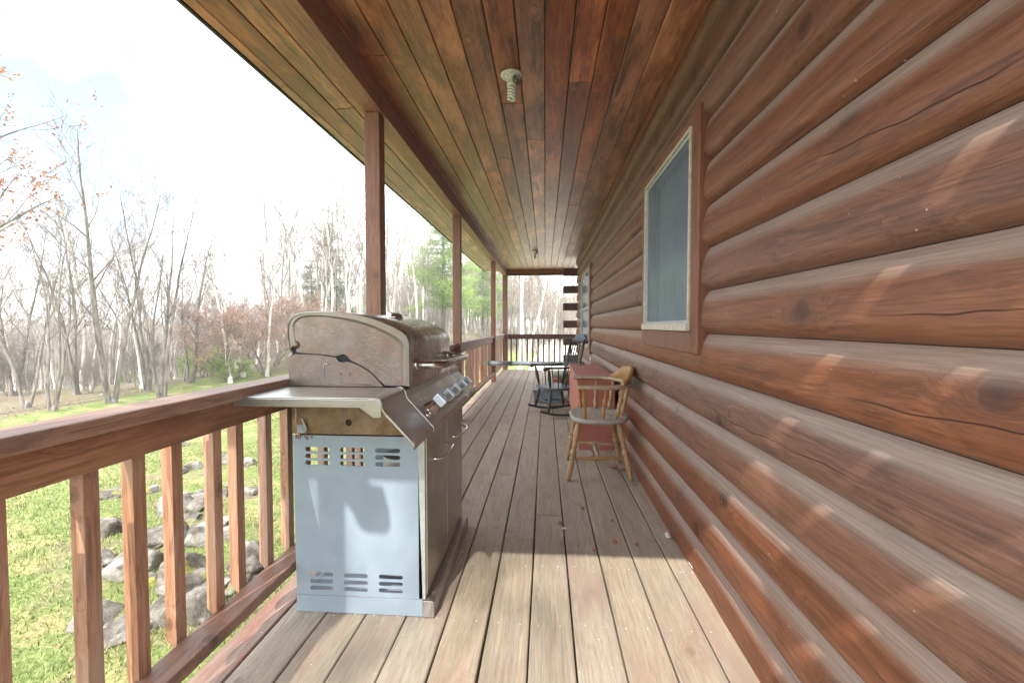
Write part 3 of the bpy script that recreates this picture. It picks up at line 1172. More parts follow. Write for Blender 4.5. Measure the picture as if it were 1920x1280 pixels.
# lid
prof = [(-.973, 1.008), (-.980, 1.040), (-.983, 1.075), (-.982, 1.098), (-.977, 1.116), (-.966, 1.132), (-.950, 1.143), (-.928, 1.149), (-.898, 1.152), (-.856, 1.153),
        (-.804, 1.1525), (-.752, 1.149), (-.700, 1.140), (-.648, 1.127), (-.607, 1.112), (-.566, 1.093), (-.535, 1.076), (-.520, 1.063), (-.511, 1.047), (-.507, 1.028), (-.507, .95), (-.507, .8705)]
LY0, LY1 = 1.672, 2.392
lidm = MB()
rows = []
for yy in (LY0, LY0 + .002, LY0 + .25, LY0 + .5, LY1 - .002, LY1):
    q = .0015 if yy in (LY0, LY1) else 0
    rows.append([(x + (q if x < -.75 else -q), yy, z - (q if z > 1.1 else 0)) for x, z in prof])
lidm.grid(rows, sm=True)
# shell underside
rows2 = [[(x * .985 - .0105, yy, z - .006) for x, z in prof] for yy in (LY0, LY1)]
lidm.grid([r for r in rows2[::-1]], sm=True)
lid = lidm.build('lid', 'lidtop', grill)
low = [(-.532, .872), (-.603, .872), (-.619, .884), (-.640, .907), (-.667, .931), (-.702, .951), (-.735, .966), (-.757, .988), (-.771, .991), (-.785, .986), (-.797, .983), (-.859, .991), (-.912, .993), (-.952, .998)]
inner = [(-.955, 1.036), (-.960, 1.070), (-.960, 1.098), (-.950, 1.118), (-.930, 1.129), (-.890, 1.134), (-.84, 1.1335), (-.808, 1.129), (-.76, 1.121), (-.710, 1.110), (-.66, 1.094), (-.614, 1.075), (-.575, 1.054), (-.545, 1.032), (-.534, 1.010), (-.532, .873)]
outer = prof + low
inn = inner + low
for pos, face in ((LY0 + .0025, 1), (LY1 - .0025, -1)):
    # rim: ring between the outer profile and the recessed face
    mb = MB()
    n = 44

    def resample(pl, n):
        L = [0]
        for a, b in zip(pl[:-1], pl[1:]):
            L.append(L[-1] + math.hypot(b[0] - a[0], b[1] - a[1]))
        out = []
        for i in range(n):
            d = L[-1] * i / (n - 1)
            j = max(k for k in range(len(L)) if L[k] <= d + 1e-9)
            j = min(j, len(pl) - 2)
            q = (d - L[j]) / (L[j + 1] - L[j])
            out.append((pl[j][0] + (pl[j + 1][0] - pl[j][0]) * q, pl[j][1] + (pl[j + 1][1] - pl[j][1]) * q))
        return out
    ro, ri = resample(prof, n), resample(inner, n)
    rows = [[(x, pos, z) for x, z in ro],
            [(x * .3 + x2 * .7, pos, z * .3 + z2 * .7) for (x, z), (x2, z2) in zip(ro, ri)],
            [(x, pos + face * .003, z) for x, z in ri],
            [(x, pos + face * .007, z) for x, z in ri]]
    mb.grid(rows if face > 0 else rows[::-1], sm=False)
    mb.build('lid_rim', 'rim', lid)
    plate('lid_end_plate', [(x, z) for x, z in inner] + low, [], 'Y', pos + face * .0065, .003, 'lidside', lid)
mb = MB()
mb.lathe((-.955, LY0 - .001, 1.026), (-.955, LY0 + .009, 1.026), [(0, .003), (.1, .008), (.4, .010), (.5, .0155), (1, .016)], 20)
mb.build('hinge_bolt', 'lidside', lid)
# lid handle: thick pipe on two collars
path = [(-.507, 1.745, .945), (-.470, 1.745, .945), (-.440, 1.748, .945), (-.415, 1.760, .945), (-.400, 1.785, .945), (-.397, 1.83, .945), (-.397, 2.03, .945),
        (-.397, 2.235, .945), (-.400, 2.28, .945), (-.415, 2.305, .945), (-.440, 2.317, .945), (-.470, 2.32, .945), (-.507, 2.32, .945)]
mb = MB().tube(path, .0145, 16)
for yy in (1.745, 2.32):
    mb.lathe((-.5065, yy, .945), (-.490, yy, .945), [(0, .021), (.2, .0225), (.6, .021), (1, .016)], 18)
mb.build('lid_handle', 'steel', lid)
# thermometer
q = Vector((.17, 0, 1)).normalized()
c0 = Vector((-.690, 2.05, 1.137))
mb = MB().lathe(tuple(c0), tuple(c0 + q * .018), [(0, .040), (.25, .041), (.35, .034), (.8, .034), (.95, .031), (1.0, .028)], 24)
th = mb.build('thermometer', 'chrome', lid)
mb = MB().lathe(tuple(c0 + q * .0175), tuple(c0 + q * .0195), [(0, .027), (1, .026)], 24)
mb.build('dial', 'dark', th)

# side shelves and their fascia (control panel slope continues over both)
slope = [(-.560, .868), (-.535, .868), (-.524, .862), (-.519, .850), (-.518, .838), (-.512, .826), (-.419, .727), (-.414, .720), (-.414, .705), (-.4165, .703)]


def fascia(ya, yb, name, parent, mat='dusty', up=None):
    top = slope
    back = [(x - .0035, z - .004) for x, z in slope[::-1]]
    mb = MB()
    poly = top + back
    # smooth only over the rolled shoulder; build as strips
    rows = [[(x, yy, z) for x, z in top] for yy in (ya, yb)]
    mb.grid(rows[::-1], sm=True)
    rows = [[(x, yy, z) for x, z in back] for yy in (ya, yb)]
    mb.grid(rows[::-1], sm=True)
    for yy, rev in ((ya, 0), (yb, 1)):
        n = len(top)
        b = len(mb.v)
        mb.v += [(x, yy, z) for x, z in top] + [(x, yy, z) for x, z in back[::-1]]
        for i in range(n - 1):
            mb.face([b + i, b + i + 1, b + n + i + 1, b + n + i])
    o = mb.build(name, mat, parent, fix=True)
    return o


for ya, yb, nearside in ((1.41, 1.655, True), (2.425, 2.67, False)):
    mb = MB()
    # pressed sheet: top with turned-down edges
    mb.box(-1.040 if nearside else -.97, -.560, ya, yb, .864, .868)
    mb.box(-1.040 if nearside else -.97, -.545, ya, ya + .003, .836, .8635)
    mb.box(-1.040 if nearside else -.97, -1.037 if nearside else -.967, ya + .0035, yb, .836, .8635)
    sh = mb.build('side_shelf', 'shelf', grill, bevel=.002)
    # cast end cap at the front corner
    pts = [(-.560, .8675), (-.535, .8685), (-.523, .862), (-.517, .848), (-.517, .808), (-.545, .805), (-.562, .822), (-.588, .835), (-.588, .8635), (-.56, .8635)]
    ye = ya - .003 if nearside else yb
    MB().prism([(-.560, .8640), (-.538, .8665), (-.526, .861), (-.5205, .849), (-.5205, .808), (-.545, .806), (-.588, .836), (-.588, .8640)], 'Y', ye - .0035, ye + .0035).build('end_cap', 'shelf', sh, bevel=.001)
    fascia(ya, yb - .001, 'fascia', sh)
    # bright cut edge of the fascia
    yy = ya - .001 if nearside else yb + .001
    MB().tube([(-.515, yy, .822), (-.470, yy, .775), (-.417, yy, .718), (-.4155, yy, .704)], .0018, 6).build('fascia_edge', 'steel', sh)
    # folding bracket below
    mb = MB()
    s = 1 if nearside else -1
    yb0 = 1.652 if nearside else 2.409
    mb.box(-.953, -.925, yb0 - .004, yb0 + .002, .80, .860) if nearside else mb.box(-.953, -.925, yb0 - .002, yb0 + .004, .80, .860)
    mb.tube([(-.935, yb0 - s * .005, .855), (-.935, yb0 - s * .20, .850)], .004, 6)
    mb.prism([(-.945, .835), (-1.03, .835), (-.945, .805)], 'Y', yb0 - s * .06 - .0015, yb0 - s * .06 + .0015)
    mb.build('bracket', 'galv', sh, bevel=.001)
# hook and latch plate on the near firebox side
mb = MB()
mb.box(-.938, -.905, 1.6495, 1.6525, .694, .724)
mb.lathe((-.918, 1.6494, .709), (-.918, 1.6455, .709), [(0, .006), (.5, .0065), (1, .004)], 12)
mb.tube([(-.903, 1.648, .702), (-.898, 1.645, .706), (-.913, 1.645, .745), (-.917, 1.6455, .748)], .0035, 8)
mb.tube([(-.941, 1.650, .79), (-.941, 1.650, .73)], .0025, 6)
lt = mb.build('latch', 'galv', grill, bevel=.0008)
mb = MB()
for i in range(26):
    a = rg.uniform(-.945, -.88)
    mb.lathe((a, YN - .0022, .687 - rg.random() ** 2 * .02), (a, YN - .0032, .687 - rg.random() ** 2 * .02), [(0, rg.uniform(.001, .003)), (1, .0004)], 7)
mb.build('rust_spots', 'rust', grill)
cp = fascia(1.657, 2.422, 'control_panel', grill)
for yy in (1.6565, 2.4225):
    MB().tube([(-.545, yy, .8690), (-.530, yy, .8675), (-.5185, yy, .853), (-.5165, yy, .838), (-.510, yy, .8255), (-.4165, yy, .7265), (-.4125, yy, .720), (-.4125, yy, .705)], .0013, 6).build('panel_seam', 'chrome', cp)
# knobs
nrm = Vector((.729, 0, .685)).normalized()      # outward normal of the slope
dn = Vector((.685, 0, -.729)).normalized()      # down the slope
for i, yk in enumerate((1.765, 1.925, 2.08, 2.235, 2.375)):
    c = Vector((-.4545, yk, .7655))
    k = MB().lathe(tuple(c + nrm * .001), tuple(c + nrm * .044), [(0, .032), (.08, .033), (.14, .028), (.5, .0265), (.55, .023), (1, .022)], 24)
    ko = k.build('knob', 'chrome', grill)
    mtx = Matrix.Translation(c + nrm * .058) @ Matrix(((dn.x, 0, nrm.x, 0), (0, 1, 0, 0), (dn.z, 0, nrm.z, 0), (0, 0, 0, 1)))
    g1 = MB()
    g1.box(-.026, .026, -.0185, .0185, -.017, .017, mat=mtx)
    g1.build('grip', 'knob', ko, bevel=.004)
c = Vector((-.447, 1.695, .757))
MB().lathe(tuple(c + nrm * .0), tuple(c + nrm * .022), [(0, .014), (.3, .015), (.35, .0115), (.9, .0115), (1, .009)], 18).build('ignition_button', 'chrome', grill)
# shallow stamped ribs on the roll of the control panel
for yk in (1.47, 1.52, 1.57, 1.74, 1.79, 1.90, 1.95, 2.06, 2.11, 2.22, 2.28):
    pass
# gas bottle standing inside the cabinet
tank = thing('propane_tank', 'cream propane tank inside the grill cabinet, glimpsed through the vent slots', 'gas tank', (-.60, 1.90, .068))
tp = [(0, .08), (.02, .12), (.08, .145), (.2, .152), (.6, .152), (.8, .145), (.92, .11), (1, .05)]
MB().lathe((-.60, 1.90, .069), (-.60, 1.90, .42), tp, 24).build('body', 'tank', tank)
mb = MB()
rows = []
for z in (.41, .55):
    rows.append([(-.60 + .09 * math.cos(a * .2), 1.90 + .09 * math.sin(a * .2), z) for a in range(4, 28)])
mb.grid(rows, sm=True)
mb.build('collar', 'tank', tank)
MB().lathe((-.60, 1.90, .42), (-.60, 1.90, .50), [(0, .02), (.4, .02), (.5, .03), (1, .03)], 12).build('valve', 'galv', tank)

# ---------------------------------------------------------------- lights on the ceiling
def ceiling_lamp(x, y, lab, full=True):
    l = thing('ceiling_lamp', lab, 'lamp', (x, y, CEIL), 'bare bulb lampholders on the porch ceiling')
    MB().lathe((x, y, CEIL - .001), (x, y, CEIL - .040), [(0, .060), (.12, .061), (.3, .056), (.42, .044), (.55, .038), (.8, .030), (1, .027)], 28).build('lamp_holder', 'white', l)
    mb = MB()
    mb.lathe((x, y, CEIL - .040), (x, y, CEIL - .068), [(0, .021), (.5, .026), (1, .024)], 18)
    n = 90
    for ph in (0, math.pi):
        path = []
        for i in range(n):
            a = ph + i / (n - 1) * math.pi * 2 * 2.1
            path.append((x + .0175 * math.cos(a), y + .0175 * math.sin(a), CEIL - .070 - .066 * i / (n - 1)))
        path.append((x, y, CEIL - .140))
        mb.tube(path, .0067, 8)
    mb.build('bulb', 'bulb', l)
    mb = MB()
    g = random.Random(int(y * 10))
    for i in range(46):                       # old web and dust hanging on one side
        a = g.uniform(-1.2, .6)
        r0 = g.uniform(.028, .058)
        p = Vector((x + r0 * math.cos(a), y + r0 * math.sin(a), CEIL - .02 - .03 * (1 - r0 / .06)))
        q = p + Vector((g.uniform(-.02, .01), g.uniform(-.012, .012), -g.uniform(.004, .035)))
        mb.tube([tuple(p), tuple((p + q) / 2 + Vector((g.uniform(-.004, .004), 0, 0))), tuple(q)], g.uniform(.0006, .0016), 4)
    mb.build('cobweb', 'dirt', l)


ceiling_lamp(-.187, 2.53, 'white bare spiral bulb in a dusty lampholder, the nearer ceiling lamp')
ceiling_lamp(-.189, 8.41, 'tiny far ceiling lamp near the end of the porch')

# ---------------------------------------------------------------- captain's chair
def turned(L, r, kind='leg'):
    if kind == 'leg':
        return [(0, r * .62), (.05, r * .8), (.18, r * .95), (.30, r * 1.0), (.345, r * .7), (.36, r * 1.05), (.385, r * 1.05), (.40, r * .72), (.43, r * 1.0), (.47, r * 1.28), (.52, r * .9),
                (.545, r * .68), (.555, r * 1.02), (.58, r * 1.02), (.60, r * .75), (.70, r * 1.05), (.80, r * 1.25), (.92, r * .95), (1, r * .72)]
    if kind == 'spindle':
        return [(0, r * .6), (.08, r * 1.0), (.2, r * 1.25), (.30, r * .95), (.35, r * .55), (.37, r * .95), (.40, r * .95), (.42, r * .6), (.50, r * .95), (.60, r * 1.2), (.68, r * .8), (.71, r * .5),
                (.73, r * .8), (.76, r * .5), (.88, r * .62), (1, r * .5)]
    return [(0, r * .6), (.15, r * .75), (.30, r * 1.0), (.36, r * 1.25), (.40, r * .8), (.42, r * 1.2), (.46, r * 1.35), (.54, r * 1.35), (.58, r * 1.2), (.60, r * .8), (.64, r * 1.25), (.70, r * 1.0), (.85, r * .75), (1, r * .6)]


chair = thing('captains_chair', 'worn blond wooden captain chair with turned legs and curved arms, against the log wall', 'chair', (.40, 3.45, 0))
# seat: saddled D shape
mb = MB()
pts = []
N = 40
for i in range(N):
    a = 2 * math.pi * i / N
    ca, sa = math.cos(a), math.sin(a)
    e = 2.9
    px = math.copysign(abs(ca) ** (2 / e), ca) * .215
    py = math.copysign(abs(sa) ** (2 / e), sa) * .265
    if px > 0:
        py *= 1 - .18 * (px / .215) ** 2
    pts.append((.402 + px, 3.445 + py))
rings = []
for sc, z in ((.90, .401), (.975, .408), (1.0, .420), (1.0, .434), (.985, .440), (.93, .4405), (.75, .434), (.5, .429), (.25, .428), (.02, .4285)):
    rings.append([(.402 + (x - .402) * sc, 3.445 + (y - 3.445) * sc, z) for x, y in pts])
mb.grid(rings, sm=True, close=True)
b = len(mb.v)
mb.v += rings[0]
mb.face([b + i for i in range(N)][::-1])
mb.build('seat', 'greywood', chair, fix=True)
feet = {'nf': (.165, 3.205), 'nb': (.615, 3.245), 'ff': (.185, 3.715), 'fb': (.60, 3.66)}
tops = {'nf': (.245, 3.285), 'nb': (.525, 3.30), 'ff': (.25, 3.62), 'fb': (.52, 3.59)}
for k in feet:
    MB().lathe((*feet[k], 0), (*tops[k], .412), turned(1, .0205), 16).build('leg', 'oldwood', chair)


def onleg(k, z):
    q = z / .412
    return (feet[k][0] + (tops[k][0] - feet[k][0]) * q, feet[k][1] + (tops[k][1] - feet[k][1]) * q, z)


for a, b2, z in (('nf', 'nb', .155), ('ff', 'fb', .155)):
    MB().lathe(onleg(a, z), onleg(b2, z), turned(1, .0125, 's'), 12).build('stretcher', 'oldwood', chair)
p, q = Vector(onleg('nf', .155)).lerp(Vector(onleg('nb', .155)), .5), Vector(onleg('ff', .155)).lerp(Vector(onleg('fb', .155)), .5)
MB().lathe(tuple(p), tuple(q), turned(1, .0115, 's'), 12).build('stretcher', 'oldwood', chair)
# arm bow: flat curved plank in a U
bow = []
for i in range(33):
    a = math.pi * (i / 32) - math.pi / 2
    bow.append((.44 + .175 * math.cos(a), 3.47 + .315 * math.sin(a)))
bow = [(.225, 3.165), (.28, 3.152), (.35, 3.150)] + bow[2:-2] + [(.35, 3.79), (.28, 3.788), (.225, 3.775)]
mb = MB()
rows = []
for i, (x, y) in enumerate(bow):
    a = bow[max(0, i - 1)]
    c = bow[min(len(bow) - 1, i + 1)]
    d = Vector((c[0] - a[0], c[1] - a[1], 0)).normalized()
    n = Vector((-d.y, d.x, 0))
    hw = .030 if 2 < i < len(bow) - 3 else (.034, .037, .033)[min(i, len(bow) - 1 - i)]
    if i in (0, len(bow) - 1):
        hw = .024
    z = .672
    P0 = Vector((x, y, z))
    rows.append([tuple(P0 + n * s * hw + Vector((0, 0, dz))) for s, dz in ((-1, -.006), (-.8, -.013), (.8, -.013), (1, -.006), (1, .006), (.8, .013), (-.8, .013), (-1, .006))])
mb.grid(rows, sm=True, close=True)
b = len(mb.v)
mb.v += rows[0] + rows[-1]
mb.face([b + i for i in range(8)])
mb.face([b + 8 + i for i in range(8)][::-1])
mb.build('arm_bow', 'armwood', chair, fix=True)
# crest block on the back of the bow
mb = MB()
rows = []
M = 25
for i in range(M):
    a = -1.02 + 2.04 * i / (M - 1)
    e = abs(2 * i / (M - 1) - 1)
    hgt = .100 - .075 * ss(.45, 1.0, e) + (.012 * math.cos(e * 3) if e < .5 else 0)
    cx, cy = .44, 3.47
    xo, yo = cx + .196 * math.cos(a), cy + .330 * math.sin(a)
    xi, yi = cx + .158 * math.cos(a), cy + .292 * math.sin(a)
    lean = .022 * hgt / .1
    zb = .684
    rows.append([(xi, yi, zb), (xo, yo, zb), (xo + lean, yo, zb + hgt * .9), ((xo + xi) / 2 + lean, (yo + yi) / 2, zb + hgt), (xi + .012 + lean, yi, zb + hgt * .9)])
mb.grid(rows, sm=True, close=True)
b = len(mb.v)
mb.v += rows[0] + rows[-1]
mb.face([b + i for i in range(5)])
mb.face([b + 5 + i for i in range(5)][::-1])
mb.build('crest', 'oldwood', chair, fix=True)
for tx, ty, bx, by in ((.265, 3.165, .285, 3.225), (.42, 3.16, .405, 3.215), (.555, 3.24, .51, 3.265), (.605, 3.36, .565, 3.375), (.612, 3.47, .575, 3.455), (.60, 3.58, .565, 3.535),
                       (.55, 3.71, .505, 3.625), (.42, 3.78, .405, 3.675), (.265, 3.775, .285, 3.66)):
    MB().lathe((bx, by, .436), (tx, ty, .662), turned(1, .0135, 'spindle'), 12).build('spindle', 'oldwood', chair)

# ---------------------------------------------------------------- red chest
chest = thing('blanket_chest', 'long red painted wooden chest with faded lid, between the two chairs', 'chest', (.45, 4.73, 0))
x0, x1, y0, y1 = .293, .612, 4.04, 5.40
# end board with a cut-out foot arch
arch = [(x0 + .03, 0)]
arch += [(.425 + .0, 0)]
arch += [(.452 + .035 * math.cos(math.pi - math.pi * i / 10), .055 + .038 * math.sin(math.pi * i / 10)) for i in range(11)]
arch += [(.487, 0), (x1, 0), (x1, .622), (x0, .622), (x0, .30), (x0 + .03, .28)]
arch = [(x0 + .012, 0), (.417, 0)] + [(.452 + .035 * math.cos(math.pi - math.pi * i / 10), .05 + .035 * math.sin(math.pi * i / 10)) for i in range(11)] + [(.487, 0), (x1 - .004, 0), (x1, .30), (x1, .622), (x0, .622), (x0, .30)]
for pos in (y0, y1):
    plate('end_board', arch, [], 'Y', pos, .018, 'red', chest)
MB().box(x0 - .004, x0 + .014, y0 - .008, y1 + .008, .20, .622).build('front_board', 'red', chest, bevel=.002)
MB().box(x1 - .014, x1 + .004, y0 + .01, y1 - .01, .08, .621).build('back_board', 'red', chest, bevel=.002)
MB().box(x0 + .016, x1 - .016, y0 + .012, y1 - .012, .20, .215).build('bottom_board', 'red', chest)
mb = MB()
mb.box(x0 - .014, x1 + .010, y0 - .018, y1 + .015, .630, .650)
lidc = mb.build('lid', 'redtop', chest, bevel=.003)
mb = MB()
mb.box(.38, .44, y1 - .20, y1 - .17, .6505, .656)
mb.build('hasp', 'dark', lidc, bevel=.001)
MB().box(x0 + .018, x0 + .030, y0 - .016, y0 - .010, .23, .60).build('batten', 'red', chest, bevel=.001)
MB().lathe((x0 + .06, y0 - .0095, .46), (x0 + .06, y0 - .016, .46), [(0, .006), (1, .004)], 10).build('screw', 'galv', chest)

# ---------------------------------------------------------------- rocking chair (built facing -X about its own origin, then turned)
rock = thing('rocking_chair', 'black spindle-back rocking chair beyond the red chest', 'chair', (0, 0, 0))


def runner(y):
    mb = MB()
    rows = []
    for i in range(25):
        u = i / 24
        x = -.06 + .78 * u
        z = .012 + .075 * (2 * u - .86) ** 2
        rows.append([(x, y - .013, z), (x, y + .013, z), (x, y + .013, z + .028), (x, y - .013, z + .028)])
    mb.grid(rows, sm=False, close=True)
    b = len(mb.v)
    mb.v += rows[0] + rows[-1]
    mb.face([b, b + 1, b + 2, b + 3])
    mb.face([b + 7, b + 6, b + 5, b + 4])
    mb.build('rocker', 'black', rock, bevel=.004, fix=True)


runner(-.255)
runner(.255)
mb = MB()
N = 36
pts = []
for i in range(N):
    a = 2 * math.pi * i / N
    ca, sa = math.cos(a), math.sin(a)
    pts.append((.215 + math.copysign(abs(ca) ** .7, ca) * .215, math.copysign(abs(sa) ** .7, sa) * .275))
rings = []
for sc, z in ((.93, .318), (1.0, .328), (1.0, .343), (.97, .349), (.7, .343), (.35, .341), (.02, .341)):
    rings.append([(.215 + (x - .215) * sc, y * sc, z) for x, y in pts])
mb.grid(rings, sm=True, close=True)
b = len(mb.v)
mb.v += rings[0]
mb.face([b + i for i in range(N)][::-1])
mb.build('seat', 'charcoal', rock, fix=True)
for y in (-.255, .255):
    s = 1 if y > 0 else -1
    MB().lathe((.035, y, .05), (.085, y * .80, .33), [(0, .012), (.3, .018), (.6, .023), (.85, .016), (1, .013)], 12).build('leg', 'black', rock)
    MB().lathe((.43, y, .035), (.36, y * .78, .33), [(0, .012), (.3, .018), (.6, .023), (.85, .016), (1, .013)], 12).build('leg', 'black', rock)
    MB().lathe((.05, y * .93, .14), (.415, y * .93, .13), [(0, .008), (.5, .012), (1, .008)], 10).build('stretcher', 'black', rock)
    # arm with scrolled knob
    mb = MB()
    rows = []
    for i in range(17):
        u = i / 16
        x = -.01 + .40 * u
        z = .600 - .010 * math.sin(u * math.pi) + .0 * u
        yy = y * (1.06 - .12 * u)
        hw = .030 - .010 * u
        th = .012
        if i < 4:
            z -= .012 * (1 - i / 3.5) ** 2
            hw = .026 + .004 * i
            th = .018 - .002 * i
        rows.append([(x, yy - hw, z - th), (x, yy + hw, z - th), (x, yy + hw, z + th), (x, yy - hw, z + th)])
    mb.grid(rows, sm=False, close=True)
    b = len(mb.v)
    mb.v += rows[0] + rows[-1]
    mb.face([b, b + 1, b + 2, b + 3])
    mb.face([b + 7, b + 6, b + 5, b + 4])
    arm = mb.build('armrest', 'black', rock, bevel=.007, fix=True)
    MB().lathe((-.012, y * 1.06 - .029, .582), (-.012, y * 1.06 + .029, .582), [(0, .016), (.1, .021), (.9, .021), (1, .016)], 14).build('scroll', 'black', arm)
    MB().lathe((.075, y * .84, .345), (.035, y * 1.03, .592), [(0, .010), (.3, .019), (.55, .022), (.8, .014), (1, .010)], 12).build('arm_post', 'black', rock)
    for u in (.17, .27):
        MB().lathe((u, y * .90, .345), (u - .01, y * 1.0, .59), [(0, .006), (.5, .009), (1, .006)], 8).build('arm_spindle', 'black', rock)
    # back posts
    MB().lathe((.385, y * .80, .340), (.515, y * .86, .93), [(0, .014), (.3, .017), (.7, .014), (1, .012)], 12).build('back_post', 'black', rock)
for z, x in ((.16, .06), (.15, .40)):
    MB().lathe((x, -.235, z), (x, .235, z), [(0, .008), (.5, .013), (1, .008)], 10).build('stretcher', 'black', rock)
for i in range(6):
    y = -.165 + .066 * i
    MB().lathe((.385, y * .92, .343), (.510, y * 1.12, .905), [(0, .006), (.35, .010), (1, .006)], 8).build('spindle', 'black', rock)
mb = MB()
rows = []
M = 25
for i in range(M):
    q = 2 * i / (M - 1) - 1
    y = q * .262
    e = abs(q)
    top = .985 - .055 * ss(.45, .75, e) - .012 * ss(.75, 1, e)
    bot = .878 - .004 * math.cos(q * 6)
    xx = .520 + .022 * (1 - q * q)
    if e > .93:
        bot += .02
        top -= .015
    rows.append([(xx - .010, y, bot), (xx + .010, y, bot), (xx + .030, y, top), (xx + .010, y, top)])
mb.grid(rows, sm=True, close=True)
b = len(mb.v)
mb.v += rows[0] + rows[-1]
mb.face([b, b + 1, b + 2, b + 3])
mb.face([b + 7, b + 6, b + 5, b + 4])
mb.build('crest', 'charcoal', rock, bevel=.003, fix=True)
rock.rotation_euler = (0, 0, math.atan2(.325, .945))
rock.location = (-.075, 5.62, 0)

# ---------------------------------------------------------------- things behind the rocking chair
sb = thing('storage_bin', 'low blue-grey plastic bin on the deck behind the rocking chair', 'bin', (.03, 6.5, 0))
mb = MB()
P = [(-.15, 6.42, .004), (.20, 6.42, .004), (.20, 6.72, .004), (-.15, 6.72, .004)]
mb.v += P + [(-.165, 6.40, .17), (.215, 6.40, .17), (.215, 6.74, .17), (-.165, 6.74, .17)]
for q in ((0, 3, 2, 1), (0, 1, 5, 4), (1, 2, 6, 5), (2, 3, 7, 6), (3, 0, 4, 7)):
    mb.face(list(q))
mb.build('tub', 'bin', sb, bevel=.008)
MB().box(-.175, .225, 6.39, 6.75, .171, .19).build('lid', 'bin', sb, bevel=.006)


def m_floral():
    m, t = newmat('red_floral_cloth')
    c = t.coord()
    d, cc = t.voro(c, 26)
    n = t.noise(c, 40, 3)
    base = t.mix(t.mr(d, .25, .45), (.55, .45, .32), (.32, .05, .035))
    base = t.mix(t.mr(t.sep(cc)[0], .7, .72), base, (.12, .16, .06))
    t.principled(base, .9, normal=t.bump(n, .2, .004))
    return m


MAT['floral'] = m_floral()
MAT['sage'] = plain('pale_sage_cloth', (.36, .42, .32), .9, 0, 30, .2, .3)
fc = thing('floral_stool', 'small padded stool in red floral cloth behind the rocking chair', 'stool', (.24, 7.0, 0))
mb = MB()
mb.box(.12, .40, 6.86, 7.14, .12, .335)
mb.build('padded_body', 'floral', fc, bevel=.03, seg=4)
MB().box(.115, .405, 6.855, 7.145, .3355, .375).build('cushion', 'sage', fc, bevel=.018, seg=4)
for x in (.15, .37):
    for y in (6.89, 7.11):
        MB().lathe((x, y, 0), (x, y, .13), [(0, .012), (1, .018)], 10).build('leg', 'black', fc)

pipe = thing('metal_pipe', 'long grey galvanised pipe lying level across the porch behind the rocking chair', 'pipe', (-.15, 7.62, .46))
mb = MB()
mb.tube([(-.955, 7.62, .462), (-.55, 7.62, .462)], .040, 20)
mb.tube([(-.5495, 7.62, .462), (.655, 7.62, .458)], .036, 20)
mb.build('tube', 'galv', pipe)
mb = MB()
mb.box(-.962, -.9555, 7.57, 7.66, .41, .52)
mb.tube([(-.962, 7.60, .50), (-.972, 7.60, .56), (-.955, 7.60, .60)], .005, 8)
mb.tube([(-.962, 7.62, .462), (-1.05, 7.62, .462)], .012, 8)
mb.build('end_bracket', 'galv', pipe, bevel=.002)

# ---------------------------------------------------------------- small litter on the deck
g = random.Random(8)
for i, (x, y, s, lab) in enumerate((
        (.225, 2.71, .0095, 'small acorn lying on the gap between two deck boards'),
        (.352, 2.29, .0105, 'biggest brown acorn, on the shaded deck just before the sun line'),
        (.238, 2.215, .009, 'brown acorn right at the edge of the sunlit patch'),
        (.455, 2.28, .0075, 'pale acorn nearest the log wall foot'),
        (.375, 2.555, .007, 'acorn cap on the board next to the wall board'),
        (.083, 2.50, .0085, 'brown acorn beside a pale chip, in the middle of the deck'),
        (.165, 2.25, .005, 'tiny dark seed left of the biggest acorn'))):
    mb = MB()
    mb.lathe((x, y, .001), (x + s * .5, y - s * .3, .001 + 2 * s), [(0, s * .2), (.12, s * .6), (.3, s * .92), (.5, s), (.7, s * .9), (.9, s * .5), (1, s * .12)], 12)
    a = mb.build('acorn', 'acorn')
    tag(a, lab, 'acorn', 'acorns on the deck')


def chip(x, y, z, sx, sy, sz, seed, name, lab, cat, mat='chip'):
    g = random.Random(seed)
    rows = []
    for i in range(7):
        ph = -math.pi / 2 + math.pi * i / 6
        row = []
        for j in range(10):
            th = 2 * math.pi * j / 10
            k = 1 + g.uniform(-.25, .25)
            row.append((x + sx * math.cos(ph) * math.cos(th) * k, y + sy * math.cos(ph) * math.sin(th) * k, z + sz + sz * math.sin(ph)))
        rows.append(row)
    o = MB().grid(rows, sm=False, close=True).build(name, mat)
    return tag(o, lab, cat)


chip(.640, 2.385, .001, .012, .030, .009, 2, 'stone_chip', 'white stone chip in the gap at the foot of the log wall', 'stone')
chip(.672, 2.10, .001, .010, .055, .010, 3, 'wood_splinter', 'pale torn splinter at the wall foot where the sunlight begins', 'splinter')
chip(.105, 2.44, .001, .016, .012, .004, 4, 'seed_husk', 'flat pale seed husk beside the middle acorn', 'husk')
mb = MB()
rows = []
for i in range(9):
    u = i / 8
    wd = .035 * math.sin(math.pi * min(1, u * 1.05 + .02)) * (1 if i % 2 else .7) + .002
    rows.append([(.50 + .11 * u, 3.52 - .05 * u - wd, .004 + .012 * abs(math.sin(u * 5))), (.50 + .11 * u, 3.52 - .05 * u, .003 + .004 * u), (.50 + .11 * u, 3.52 - .05 * u + wd, .006 + .010 * abs(math.sin(u * 4 + 1)))])
mb.grid(rows, sm=True)
tag(mb.build('dead_leaf', 'deadleaf'), 'curled red-brown dead leaf on the deck under the wooden chair', 'leaf')

